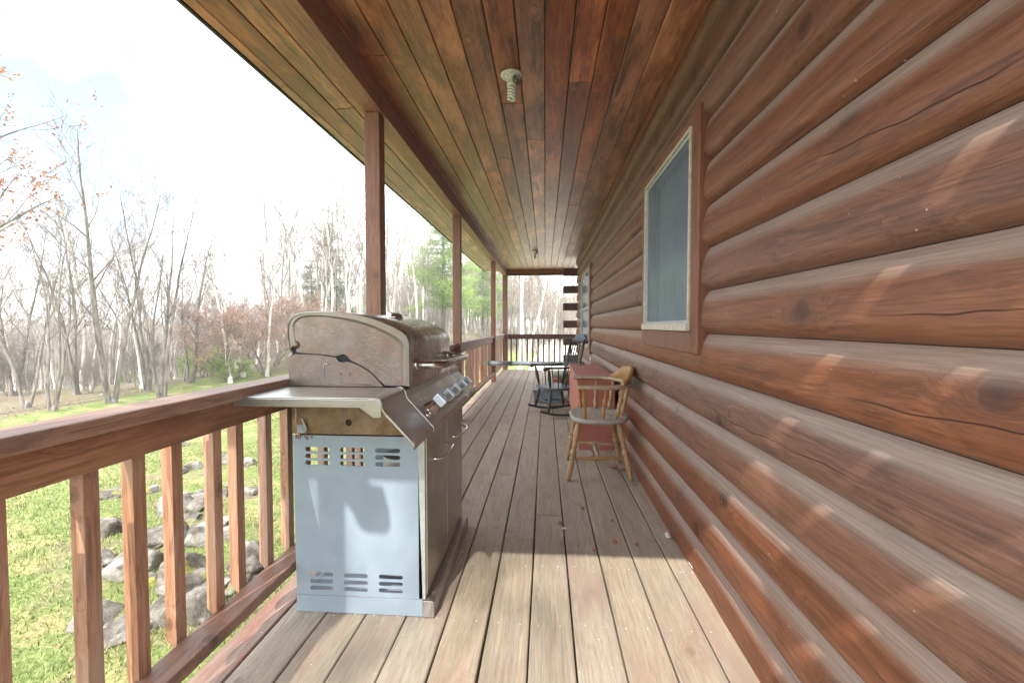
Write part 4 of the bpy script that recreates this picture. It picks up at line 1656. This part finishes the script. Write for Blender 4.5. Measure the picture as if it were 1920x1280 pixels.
# ---------------------------------------------------------------- ground
def gz(x, y):
    d = math.hypot(min(0, x + 1.1), max(0, y - 11.5) * .7)
    z = -.62 - .35 * ss(1, 11, d)
    far = math.hypot(x, y)
    left = ss(-.15, -.65, x / max(3, abs(y) + 3))
    z -= 6.0 * ss(17, 70, far) * left
    z += 1.15 * ss(13, 24, y) * ss(-17, -11, x) * (1 - ss(-6, -3.2, x))
    z += .5 * ss(25, 60, y) * (1 - left)
    z += .10 * mnoise.noise(Vector((x * .35, y * .35, 3))) * ss(0, 3, d)
    z += .03 * mnoise.noise(Vector((x * 1.7, y * 1.7, 7)))
    return z


def woods_edge(x, y):
    """0 on the lawn, 1 in the wood"""
    # boundary line on the left side, running away from the house
    b = -11.6 - .10 * (y - 8)
    e1 = ss(b + .9, b - .9, x)
    e2 = ss(21, 24, y) if x < -5.5 else ss(31, 35, y)
    e3 = ss(15.2, 17.4, y + .25 * (x + 9)) * ss(-4.0, -6.2, x)
    return max(e1, e2, e3)


def axis(a, b, fine0, fine1, fs, cs):
    out = []
    v = a
    while v < b:
        out.append(v)
        v += fs if fine0 <= v < fine1 else cs * (1 + .05 * abs(v - (fine0 if v < fine0 else fine1)))
    out.append(b)
    return out


xs = axis(-320, 320, -13, 4, .28, 1.6)
ysg = axis(-120, 420, -2, 27, .3, 1.8)
rows = [[(x, y, gz(x, y)) for x in xs] for y in ysg]
mb = MB().grid(rows, sm=True)
ground = mb.build('ground', 'ground')
tag(ground, kind='structure')
me = ground.data
la = me.attributes.new('lit', 'FLOAT', 'POINT')
la.data.foreach_set('value', [woods_edge(v.co.x, v.co.y) for v in me.vertices])

# driveway seen past the far end of the porch
m, t = newmat('pale_gravel')
c = t.coord()
n = t.noise(c, 40, 4, .8)
t.principled(t.ramp(n, [(.3, (.34, .30, .24)), (.6, (.56, .51, .43)), (.8, (.68, .64, .56))]), .95, normal=t.bump(n, .5, .02))
MAT['gravel'] = m
mb = MB()
rows = []
for i in range(40):
    y = 13.0 + i * .9
    cx = .9 - .02 * (y - 13) + .0009 * (y - 13) ** 2
    rows.append([(cx + o, y, gz(cx + o, y) + .03) for o in (-1.5, -.9, -.3, .4, 1.2, 2.2, 3.4)])
tag(MB().grid(rows, sm=True).build('driveway', 'gravel'), kind='structure')

# grass blades on the lawn within sight
g = random.Random(77)
mb = MB()
cnt = 0
while cnt < 150000:
    u = g.random()
    y = g.uniform(-.5, 11.5)
    x = -1.15 - (g.random() ** 1.6) * 8.5
    if x < -1.2 - 1.35 * (y + .8) or woods_edge(x, y) > .5:
        continue
    if mnoise.noise(Vector((x * 1.1, y * 1.1, 2))) < -.32:
        continue
    z = gz(x, y)
    cl = mnoise.noise(Vector((x * 3.1, y * 3.1, 5)))
    h = g.uniform(.010, .034) * (1 + 1.8 * max(0, cl) ** .8) * (1 + .5 * mnoise.noise(Vector((x, y, 9))))
    a = g.uniform(0, math.pi)
    wd = .0020 + .0005 * abs(x)
    lx, ly = g.uniform(-.03, .03), g.uniform(-.03, .03)
    b = len(mb.v)
    mb.v += [(x - wd * math.cos(a), y - wd * math.sin(a), z - .005), (x + wd * math.cos(a), y + wd * math.sin(a), z - .005), (x + lx, y + ly, z + h)]
    mb.face([b, b + 1, b + 2], g.random())
    cnt += 1
tag(mb.build('grass', 'grass'), kind='stuff')

# dead leaves and twigs blown over the lawn
g = random.Random(31)
mb = MB()
cnt = 0
while cnt < 3800:
    y = g.uniform(-.5, 14)
    x = -1.15 - (g.random() ** 1.2) * 12
    if mnoise.noise(Vector((x * .6, y * .6, 11))) < -.05 and woods_edge(x, y) < .5:
        continue
    p = Vector((x, y, gz(x, y) + .018))
    if cnt % 9 == 0:
        d = Vector((g.gauss(0, 1), g.gauss(0, 1), .1)).normalized() * g.uniform(.05, .22)
        mb.tube([p, p + d * .5 + Vector((0, 0, .01)), p + d], .003, 3, r=g.random(), caps=False)
    else:
        a = Vector((g.gauss(0, 1), g.gauss(0, 1), g.gauss(0, .3))).normalized() * g.uniform(.008, .012 + .002 * abs(x))
        b2 = a.orthogonal().normalized() * a.length * .6
        i0 = len(mb.v)
        mb.v += [tuple(p - a), tuple(p + b2), tuple(p + a + Vector((0, 0, .01))), tuple(p - b2)]
        mb.face([i0, i0 + 1, i0 + 2, i0 + 3], g.random())
    cnt += 1
MAT['litter'] = m_leaf('dry_leaves', [(0, (.16, .09, .05)), (.5, (.32, .20, .12)), (1, (.50, .38, .26))], .1)
tag(mb.build('fallen_leaves', 'litter'), kind='stuff')

# rocks: an outcrop running away from the porch
def rock_mesh(x, y, sx, sy, sz, seed, rot=0.0, sink=.35, lab='', name='boulder', group='rocks of the outcrop beside the porch'):
    g = random.Random(seed)
    sd = Vector((g.uniform(0, 99), g.uniform(0, 99), g.uniform(0, 99)))
    rows = []
    nu, nv = 48, 26
    z0 = gz(x, y)
    cr, sr = math.cos(rot), math.sin(rot)
    for i in range(nv):
        ph = -math.pi / 2 + math.pi * i / (nv - 1)
        row = []
        for j in range(nu):
            th = 2 * math.pi * j / nu
            d = Vector((math.cos(ph) * math.cos(th), math.cos(ph) * math.sin(th), math.sin(ph)))
            k = 1.1 + .38 * mnoise.noise(d * 1.2 + sd) + .20 * mnoise.noise(d * 2.7 + sd) - .16 * abs(mnoise.noise(d * 3.5 + sd * 2)) + .07 * mnoise.noise(d * 8 + sd) + .04 * mnoise.noise(d * 17 + sd)
            # planar facets
            for q in range(9):
                nd = Vector((math.cos(q * 2.4 + sd.x), math.sin(q * 2.4 + sd.x), .9 * math.sin(q * 1.3 + sd.y))).normalized()
                lim = .66 + .045 * ((q * 5 + seed) % 7)
                pr = (d * k).dot(nd)
                if pr > lim:
                    k *= lim / pr
            px, py, pz = d.x * sx * k, d.y * sy * k, min(d.z * sz * k, sz * .82)
            row.append((x + px * cr - py * sr, y + px * sr + py * cr, z0 - sink * sz + sz * .5 + pz))
        rows.append(row)
    o = MB().grid(rows[::-1], sm=True, close=True).build(name, 'rock')
    tag(o, lab, 'rock', group)
    return o


def gpos(px, py, zg):
    """ground point seen at picture position px,py if the ground there lies at height zg"""
    fw = Vector((-math.sin(YAW) * math.cos(PITCH), math.cos(YAW) * math.cos(PITCH), -math.sin(PITCH)))
    rt = Vector((math.cos(YAW), math.sin(YAW), 0))
    up = rt.cross(fw)
    d = fw + rt * ((px - CX) / F_PX) + up * ((CY - py) / F_PX)
    k = (zg - CAM.z) / d.z
    return CAM + d * k


rocks = [
    (205, 925, .34, .16, .09, 'flat pale rock lying alone in the lawn'),
    (330, 950, .34, .26, .22, 'rounded pale boulder at the head of the outcrop'),
    (372, 948, .24, .20, .17, 'grey boulder right of the rounded pale one'),
    (205, 995, .24, .16, .17, 'dark angular rock with bright grass below it'),
    (300, 1010, .36, .24, .16, 'broad rock with a yellow moss patch'),
    (375, 1012, .22, .16, .19, 'dark cracked rock behind the mossy one'),
    (250, 1060, .44, .28, .17, 'long low slab in the middle of the outcrop'),
    (335, 1075, .42, .24, .18, 'big pale slab seen between the middle balusters'),
    (370, 1100, .22, .15, .16, 'shadowy rock wedged against the pale slab'),
    (330, 1150, .30, .22, .17, 'tan rock at the near foot of the outcrop'),
    (375, 1145, .22, .17, .20, 'speckled upright rock close to the bottom rail'),
    (430, 1090, .30, .18, .09, 'flat grey rock in the bare soil below the railing'),
    (365, 875, .22, .16, .11, 'small white-topped rock up the lawn'),
    (285, 918, .18, .12, .09, 'small blue-grey rock behind the rounded boulder'),
    (420, 865, .30, .18, .16, 'leaning grey rock at the far end of the outcrop'),
    (415, 925, .20, .14, .10, 'small rock beside a bare patch of lawn'),
    (275, 840, .20, .12, .05, 'thin flat stone farther up the lawn'),
]
rock_xy = []
for i, (px, py, sx, sy, sz, lab) in enumerate(rocks):
    p = gpos(px, py, -.70)
    p = gpos(px, py, gz(p.x, p.y) + .02)
    rock_xy.append((p.x, p.y, max(sx, sy)))
    rock_mesh(p.x, p.y, sx * .48, sy * .70, sz * .70, 40 + i, rot=i * .7, lab=lab)

g = random.Random(64)
base_rocks = list(rock_xy)
for i in range(34):
    bx, by, br_ = g.choice(base_rocks[1:])
    a, q = g.uniform(0, 6.28), g.uniform(.16, .55)
    x, y = bx + math.cos(a) * q, by + math.sin(a) * q
    if x > -1.25:
        continue
    sz_ = g.uniform(.05, .13)
    rock_mesh(x, y, sz_ * g.uniform(1, 1.6), sz_ * g.uniform(.8, 1.3), sz_ * g.uniform(.5, .9), 200 + i, rot=a, lab='small loose stone lying among the larger rocks of the outcrop', name='stone', group='small stones of the outcrop')
    rock_xy.append((x, y, .1))
la = ground.data.attributes['lit']
for i, v in enumerate(ground.data.vertices):
    if -7 < v.co.x < -1 and 0 < v.co.y < 9:
        for rx, ry, rs in rock_xy:
            if (v.co.x - rx) ** 2 + (v.co.y - ry) ** 2 < (.28 + rs * .6) ** 2:
                la.data[i].value = max(la.data[i].value, .52)
                break

# ---------------------------------------------------------------- trees
def tube_path(mb, path, r0, r1, seg, m=0, r=0.0):
    n = len(path)
    mb.tube(path, [r0 + (r1 - r0) * i / (n - 1) for i in range(n)], seg, r=r, m=m, caps=False)


def leaf(mb, p, s, g, m=1):
    a = Vector((g.uniform(-1, 1), g.uniform(-1, 1), g.uniform(-1, 1)))
    a = a.normalized() if a.length > .1 else Vector((1, 0, 0))
    b = a.orthogonal().normalized()
    a *= s
    b *= s * .6
    i = len(mb.v)
    mb.v += [tuple(p - a), tuple(p + b), tuple(p + a), tuple(p - b)]
    mb.face([i, i + 1, i + 2, i + 3], g.random(), m)


def grow(seed, H, r0, stems=1, spread=.15, first=.35, nb=16, blen=.35, up=.55, twigs=5, twlen=.35, depth=3, leafn=0, leafs=.03, fork=0.0, lean=(0, 0), seg0=8, droop=0.0, tw_r=.004):
    """bare deciduous tree; returns (trunk MB, crown MB)"""
    g = random.Random(seed)
    tk, cr = MB(), MB()

    def limb(p, d, L, r, lev):
        n = max(3, int(L / .35)) if lev < 2 else 3
        path = [p.copy()]
        q = p.copy()
        dd = d.copy()
        for i in range(n):
            wob = .045 if lev == 0 else .08 + .03 * lev
            dd = dd + Vector((g.gauss(0, wob), g.gauss(0, wob), g.gauss(0, .05) + (.06 * up if lev else 0) - droop * .03 * lev))
            if lev == 0:
                dd = dd.lerp(d, .12)
            dd.normalize()
            q = q + dd * (L / n)
            path.append(q.copy())
        rt = tw_r * 1.1 if lev else r * .12
        tgt = tk if lev <= (1 if r > .03 else 0) else cr
        tube_path(tgt, path, r, max(rt, tw_r * .6), seg0 if lev == 0 else (6 if lev == 1 else (4 if lev == 2 else 3)), 0)
        if lev >= depth:
            if leafn:
                for _ in range(leafn):
                    u = g.uniform(.3, 1)
                    i = min(n - 1, int(u * n))
                    leaf(cr, path[i].lerp(path[i + 1], u * n - i) + Vector((g.gauss(0, .03), g.gauss(0, .03), g.gauss(0, .03))), leafs * g.uniform(.6, 1.3), g)
            return
        cnt = nb if lev == 0 else (twigs if lev == 1 else twigs)
        for k in range(cnt):
            u = first + (1 - first) * (k + g.random()) / cnt if lev == 0 else g.uniform(.2, 1)
            i = min(n - 1, int(u * n))
            base = path[i].lerp(path[i + 1], u * n - i)
            dirp = (path[i + 1] - path[i]).normalized()
            side = dirp.orthogonal().normalized()
            side.rotate(Matrix.Rotation(g.uniform(0, 2 * math.pi), 3, dirp))
            ang = g.uniform(.45, .95) if lev == 0 else g.uniform(.35, .9)
            nd = (dirp * math.cos(ang) + side * math.sin(ang))
            if lev == 0:
                nd.z = abs(nd.z) * .6 + up * .6
            nd.normalize()
            rr = (r + (rt - r) * u)
            if lev == 0:
                ll = H * blen * (1.15 - u * .75) * g.uniform(.6, 1.2)
            else:
                ll = L * g.uniform(.3, .6) if lev == 1 else twlen * g.uniform(.5, 1.3)
            limb(base, nd, ll, max(tw_r, rr * g.uniform(.35, .55)), lev + 1)
    for s in range(stems):
        a = 2 * math.pi * s / max(1, stems) + g.uniform(-.5, .5)
        sp = spread * g.uniform(.6, 1.3) if stems > 1 else spread * .2
        d = Vector((math.cos(a) * sp + lean[0], math.sin(a) * sp + lean[1], 1)).normalized()
        o = Vector((math.cos(a) * r0 * .9, math.sin(a) * r0 * .9, -.15)) if stems > 1 else Vector((0, 0, -.15))
        h = H * g.uniform(.82, 1.05)
        limb(o, d, h, r0 * g.uniform(.8, 1.1), 0)
    # root flare
    tk.lathe((0, 0, -.25), (0, 0, .22), [(0, r0 * 1.8), (.5, r0 * (1.45 if stems == 1 else 1.9)), (1, r0 * (1.0 if stems == 1 else .5))], 8)
    return tk, cr


def conifer(seed, H, R0, r0, needle, base=.12, dens=1.9):
    g = random.Random(seed)
    tk, cr = MB(), MB()
    tube_path(tk, [Vector((0, 0, -.2)), Vector((.05, 0, H * .5)), Vector((0, .04, H))], r0, .015, 8)
    z = H * base
    while z < H * .985:
        f = (z / H - base) / (1 - base)
        rad = R0 * (1 - f) ** .75 * g.uniform(.65, 1.15) + .12
        for k in range(g.randint(3, 5)):
            a = g.uniform(0, 2 * math.pi)
            L = rad * g.uniform(.7, 1.1)
            tip = Vector((math.cos(a) * L, math.sin(a) * L, z + L * g.uniform(-.15, .30)))
            mid = Vector((math.cos(a) * L * .5, math.sin(a) * L * .5, z + L * .02))
            tube_path(tk, [Vector((0, 0, z)), mid, tip], .02, .006, 4)
            nn = int(L * 75 * dens)
            for i in range(nn):
                u = g.random() ** .6
                p = Vector((0, 0, z)).lerp(mid, u * 2) if u < .5 else mid.lerp(tip, u * 2 - 1)
                p = p + Vector((g.gauss(0, .12 + .08 * L), g.gauss(0, .12 + .08 * L), g.gauss(.03, .11)))
                # needle tuft: narrow blades
                for _ in range(2):
                    d = Vector((math.cos(a) + g.gauss(0, .6), math.sin(a) + g.gauss(0, .6), g.gauss(.25, .4))).normalized() * g.uniform(.06, .13)
                    n2 = d.orthogonal().normalized() * .018
                    i0 = len(cr.v)
                    cr.v += [tuple(p - n2), tuple(p + n2), tuple(p + d)]
                    cr.face([i0, i0 + 1, i0 + 2], min(1, max(0, g.gauss(.35 + .35 * u, .2))), 0)
        z += g.uniform(.16, .34)
    return tk, cr


PROTO = {}


def proto(key, pair, bark, twig, leafm, name='bare_tree'):
    tk, cr = pair
    t0 = tk.build(name, bark)
    c0 = cr.build('crown', [twig, leafm] if leafm else [twig])
    t0.name = 'proto_' + key
    PROTO[key] = (t0.data, c0.data)
    bpy.data.objects.remove(t0)
    bpy.data.objects.remove(c0)
    PROTO[key][0].name = name
    PROTO[key][1].name = 'crown'


def plant(key, x, y, rot, s, name, label, cat, group=None, z=None, sz=None):
    o = bpy.data.objects.new(name, PROTO[key][0])
    col.objects.link(o)
    o.location = (x, y, gz(x, y) if z is None else z)
    o.rotation_euler = (0, 0, rot)
    o.scale = (s, s, sz or s)
    tag(o, label, cat, group)
    c = bpy.data.objects.new('crown', PROTO[key][1])
    col.objects.link(c)
    c.parent = o
    return o


# prototypes
proto('maple', grow(1, 7.6, .075, 3, .13, .32, 10, .32, .7, 5, .42, 3, 0, tw_r=.0035), 'bark_dark', 'twig_grey', None)
proto('maplebud', grow(2, 8.2, .085, 2, .09, .28, 13, .32, .75, 5, .45, 3, 3, .020, tw_r=.0035), 'bark_dark', 'twig_grey', 'leaf_red')
proto('rust', grow(3, 10.5, .17, 1, .1, .30, 22, .42, .35, 6, .55, 3, 5, .042), 'bark_dark', 'twig_grey', 'leaf_rust')
proto('slim1', grow(4, 8.5, .060, 1, .1, .40, 12, .20, .9, 4, .4, 3, 0), 'bark_grey', 'twig_pale', None)
proto('slim2', grow(5, 9.0, .070, 1, .1, .35, 13, .22, .8, 4, .4, 3, 0, lean=(.06, .02)), 'bark_pale', 'twig_pale', None)
proto('slim3', grow(6, 7.5, .050, 2, .12, .35, 10, .22, .8, 4, .4, 3, 0), 'bark_grey', 'twig_pale', None)
proto('slim4', grow(7, 9.5, .075, 1, .1, .30, 15, .24, .9, 4, .45, 3, 2, .03), 'bark_pale', 'twig_pale', 'leaf_buff')
proto('slim5', grow(15, 8.8, .065, 1, .1, .30, 14, .24, .9, 4, .45, 3, 2, .03), 'bark_grey', 'twig_pale', 'leaf_red')
proto('birch1', grow(8, 9.6, .085, 1, .1, .35, 14, .26, 1.0, 4, .45, 3, 0), 'bark_birch', 'twig_grey', None, 'birch_tree')
proto('birch2', grow(9, 9.6, .080, 2, .10, .38, 12, .28, .9, 4, .45, 3, 0, lean=(-.08, 0)), 'bark_birch', 'twig_grey', None, 'birch_tree')
proto('birch3', grow(10, 5.2, .055, 1, .1, .45, 8, .26, .8, 4, .4, 3, 0, lean=(-.22, .05)), 'bark_birch', 'twig_pale', None, 'birch_tree')
proto('shrubred', grow(11, 2.9, .045, 4, .55, .22, 12, .42, .25, 7, .35, 3, 9, .016, tw_r=.003), 'bark_grey', 'twig_grey', 'leaf_pink', 'flowering_shrub')
proto('shrublime', grow(12, 1.3, .018, 6, .8, .15, 7, .45, .3, 5, .22, 3, 9, .022, tw_r=.002), 'bark_grey', 'twig_grey', 'leaf_lime', 'green_shrub')
proto('brush', grow(13, 2.2, .014, 8, .5, .12, 7, .42, .7, 5, .35, 3, 0, tw_r=.0035), 'twig_grey', 'twig_pale', None, 'bare_shrub')
proto('pine', conifer(14, 9.0, 2.6, .15, 'needle', .22), 'bark_dark', 'needle', None, 'pine_tree')
proto('spruce', conifer(16, 8.0, 1.7, .14, 'needle_dark', .10), 'bark_dark', 'needle_dark', None, 'spruce_tree')

# foreground trees on the left
T = plant
T('rust', at(-175, 8.2), 8.2, .4, .92, 'maple_tree', 'tree with rust-orange leaves reaching in at the far left', 'tree')
T('maple', at(95, 9.8), 9.8, 2.2, .62, 'bare_tree', 'grey forked bare tree with low limbs at the left edge of the lawn', 'tree')
T('maplebud', at(205, 11.2), 11.2, 1.0, .86, 'maple_tree', 'tall dark twin-trunk maple with reddish buds, the tallest at left', 'tree')
T('maple', at(275, 13.4), 13.4, 4.0, .72, 'bare_tree', 'multi-stemmed bare tree right of the tall budding maple', 'tree')
T('maplebud', at(355, 15.0), 15.0, 3.0, .68, 'maple_tree', 'budding maple leaning right, edge of the grass strip', 'tree')
T('slim3', at(45, 10.5), 10.5, 1.0, .8, 'bare_tree', 'thin double-stemmed bare sapling at the lower left', 'tree')
T('slim2', at(150, 13.5), 13.5, 2.6, .95, 'bare_tree', 'pale slender tree between the two big left trunks', 'tree')
T('birch3', at(430, 15), 15.0, 0.0, 1.05, 'birch_tree', 'short white birch leaning left behind the lawn strip', 'tree')
T('birch3', at(455, 16), 16.0, .5, 1.15, 'birch_tree', 'white birch leaning left, second of the leaning pair', 'tree')
T('birch3', at(500, 16), 16.0, 2.9, 1.0, 'birch_tree', 'curved white birch leaning the other way beside the leaning pair', 'tree')
T('shrubred', at(428, 15.2), 15.2, 1.0, .98, 'flowering_shrub', 'wide shrub covered in pinkish-red young leaves', 'shrub')
T('shrubred', at(500, 16.2), 16.2, 3.0, 1.05, 'flowering_shrub', 'pink-brown leafy shrub half hidden by the grill lid', 'shrub')
T('shrubred', at(560, 19.0), 19.0, 5.0, 1.0, 'flowering_shrub', 'faint pinkish shrub straight behind the grill lid', 'shrub')
T('shrublime', at(385, 16.5), 16.5, .3, .95, 'green_shrub', 'fresh green bush left of the pink shrub', 'shrub')
T('shrublime', at(430, 15.5), 15.5, 1.3, .75, 'green_shrub', 'bright green clump at the foot of the pink shrub', 'shrub')
T('maplebud', at(140, 12.4), 12.4, 5.1, .74, 'maple_tree', 'budding twin-stem maple just left of the tallest one', 'tree')
T('maple', at(300, 12.2), 12.2, .6, .84, 'bare_tree', 'wide bare tree with arching limbs over the grass strip', 'tree')
T('maple', at(20, 12.6), 12.6, 3.6, .80, 'bare_tree', 'bare multi-stem tree below the rust-leaved branches', 'tree')
# birch clump in the middle left
yb = 20.0
for px, k, s, ro, lab in ((527, 'birch2', .95, .0, 'tall white birch with one limb stretching far left'),
                          (548, 'birch1', 1.00, 2.0, 'straight white birch just right of the far-reaching one'),
                          (578, 'birch1', 1.12, 4.0, 'tallest white birch of the clump above the grill'),
                          (598, 'birch2', 1.05, 1.5, 'forked white birch in the middle of the clump'),
                          (622, 'birch1', 1.06, 5.2, 'white birch in front of the dark spruce'),
                          (645, 'birch1', .92, .9, 'narrow white birch at the right of the clump'),
                          (664, 'birch1', 1.0, 3.3, 'white birch nearest the first porch post')):
    yy = yb + rg.uniform(-1, 1.5)
    T(k, at(px, yy), yy, ro, s, 'birch_tree', lab, 'tree', 'white birches above the grill')
T('spruce', at(585, 27), 27.0, 1.0, .80, 'spruce_tree', 'dark green spruce behind the birch clump', 'tree')
T('spruce', at(622, 26), 26.0, 2.0, .95, 'spruce_tree', 'taller ragged evergreen right behind the birches', 'tree')
T('pine', at(832, 26), 26.0, 1.7, 1.02, 'pine_tree', 'bright green pine beside the second porch post', 'tree')
T('pine', at(905, 36), 36.0, 0.7, .95, 'pine_tree', 'small pine seen between the porch posts', 'tree')
T('pine', at(690, 38), 38.0, 0.2, .72, 'pine_tree', 'low yellow-green pine beside the first porch post', 'tree')
T('birch1', at(975, 19.5), 19.5, 1.2, 1.0, 'birch_tree', 'big white birch seen through the end of the porch', 'tree')
T('birch2', at(985, 22.5), 22.5, 4.2, .95, 'birch_tree', 'second white birch through the porch end, slightly right', 'tree')
T('slim5', at(1010, 24), 24.0, 2.2, 1.0, 'bare_tree', 'red-budded tree through the far end of the porch', 'tree')
T('slim4', at(1035, 27), 27.0, .2, .95, 'bare_tree', 'buff-green tree at the right of the porch-end view', 'tree')

# the wood: individual trees
g = random.Random(21)
keys = ['slim1', 'slim2', 'slim3', 'slim4', 'slim1', 'slim2', 'birch1', 'slim5']
placed = []
n = 0
tries = 0
while n < 285 and tries < 12000:
    tries += 1
    r = g.uniform(13, 44) if n > 80 else g.uniform(12.5, 24)
    px = g.uniform(-60, 1090)
    y = r
    x = at(px, y)
    if woods_edge(x, y) < .9:
        continue
    if x > -4.5 and y < 33:
        continue
    if 395 < px < 560 and y < 18:
        continue
    if any((x - a) ** 2 + (y - b) ** 2 < .55 for a, b in placed):
        continue
    placed.append((x, y))
    left = px < 500
    s = g.uniform(.48, .80) if left and y > 16 else g.uniform(.78, 1.12)
    if left and y <= 16:
        s = g.uniform(.38, .62)
    if px > 1030:
        s *= .72
    k = g.choice(keys)
    if px > 940 and g.random() < .5:
        k = g.choice(['slim5', 'slim4'])
    lab, nm = 'slender bare grey tree in the thick of the wood beyond the lawn', 'bare_tree'
    grp = 'bare trees of the wood'
    if k == 'birch1':
        lab, nm, grp = 'white-barked birch scattered among the grey trees of the wood', 'birch_tree', 'birches of the wood'
    if k in ('slim4', 'slim5'):
        lab, grp = 'bare tree of the wood with a faint haze of spring buds', 'budding trees of the wood'
    zone = ('below the rust-leaved branches' if px < 110 else 'behind the tall budding maple' if px < 250 else 'left of the pink shrub' if px < 400
            else 'behind the pink shrub' if px < 520 else 'behind the birches above the grill' if px < 705 else 'between the first and second porch posts' if px < 857
            else 'left of the slim dark post' if px < 922 else 'between the two farthest posts' if px < 948 else 'seen through the end of the porch')
    dep = 'at the wood edge' if y < 19 else 'midway into the wood' if y < 30 else 'deep in the wood'
    kind_ = {'birch_tree': 'white birch'}.get(nm, 'budding bare tree' if 'budding' in grp else 'bare grey tree')
    T(k, x, y, g.uniform(0, 6.28), s, nm, kind_ + ' ' + zone + ', ' + dep, 'tree', grp)
    n += 1
for i in range(46):                          # the wood goes on beyond the left edge of the picture
    y = g.uniform(6, 30)
    x = at(g.uniform(-900, -80), y)
    if x > -10:
        continue
    T(g.choice(keys[:6]), x, y, g.uniform(0, 6.28), g.uniform(.6, .9), 'bare_tree', 'bare tree of the wood beyond the left edge of the picture', 'tree', 'bare trees of the wood')
# undergrowth along the wood edge
for i in range(60):
    px = g.uniform(-40, 1060)
    y = g.uniform(12.5, 26)
    x = at(px, y)
    if woods_edge(x, y) < .7 or (x > -4.5 and y < 33):
        continue
    k = 'shrublime' if g.random() < .22 else 'brush'
    T(k, x, y, g.uniform(0, 6.28), g.uniform(.45, .85), 'green_shrub' if k == 'shrublime' else 'bare_shrub',
      ('low fresh-green shrub ' if k == 'shrublime' else 'leafless brush ') + ('below the rust-leaved branches' if px < 120 else 'behind the tall budding maple' if px < 250 else 'left of the pink shrub' if px < 400
      else 'behind the pink shrub' if px < 520 else 'behind the birches above the grill' if px < 705 else 'seen between the porch posts' if px < 948 else 'seen through the end of the porch')
      + (', at the edge of the wood' if y < 19 else ', midway into the wood'), 'shrub',
      'green undergrowth shrubs' if k == 'shrublime' else 'leafless brush of the wood')

# far-off wood reading as one mass
mb = MB()
g = random.Random(99)
for i in range(2000):
    y = g.uniform(40, 85)
    px = g.uniform(-150, 1120) if i < 1500 else g.uniform(-1100, -150)
    x = at(px, y)
    z = gz(x, y)
    H = g.uniform(6.5, 9.5) * (.62 if px > 1030 else 1)
    base = Vector((x, y, z - .2))
    top = base + Vector((g.gauss(0, .4), g.gauss(0, .4), H))
    mb.tube([base, base.lerp(top, .5) + Vector((g.gauss(0, .15), 0, 0)), top], [.09, .06, .015], 4, r=g.random(), caps=False)
    for k in range(26):
        u = g.uniform(.3, 1)
        p = base.lerp(top, u)
        L = H * .26 * (1.2 - u)
        d = Vector((g.gauss(0, 1), g.gauss(0, 1), g.uniform(.3, 1.6))).normalized() * L
        mb.tube([p, p + d * .5 + Vector((0, 0, .05)), p + d + Vector((0, 0, .25))], [.028, .02, .008], 3, r=g.random(), caps=False)
        for q in range(3):
            pp = p + d * g.uniform(.3, 1)
            dd = Vector((g.gauss(0, 1), g.gauss(0, 1), g.uniform(0, 1.2))).normalized() * L * .5
            mb.tube([pp, pp + dd], [.016, .007], 3, r=g.random(), caps=False)
tag(mb.build('far_woods', 'twig_far'), kind='stuff')

# a bare tree behind the photographer: its branches dapple the sunlit deck
T('maple', -2.5, -9.0, .8, 1.62, 'bare_tree', 'bare tree standing behind the near end of the porch', 'tree')

# spring haze over the wood
HZ = MB().box(-125, 60, -16, 118, -14, 17)
m, t = newmat('pale_air')
pv = t.n('ShaderNodeVolumePrincipled')
pv.inputs['Color'].default_value = (.92, .95, 1, 1)
pv.inputs['Density'].default_value = .0028
pv.inputs['Anisotropy'].default_value = .3
o_ = t.n('ShaderNodeOutputMaterial')
t.t.links.new(pv.outputs[0], o_.inputs['Volume'])
MAT['haze'] = m
tag(HZ.build('haze', 'haze'), kind='stuff')
scene.cycles.volume_bounces = 1
scene.cycles.volume_step_rate = 4
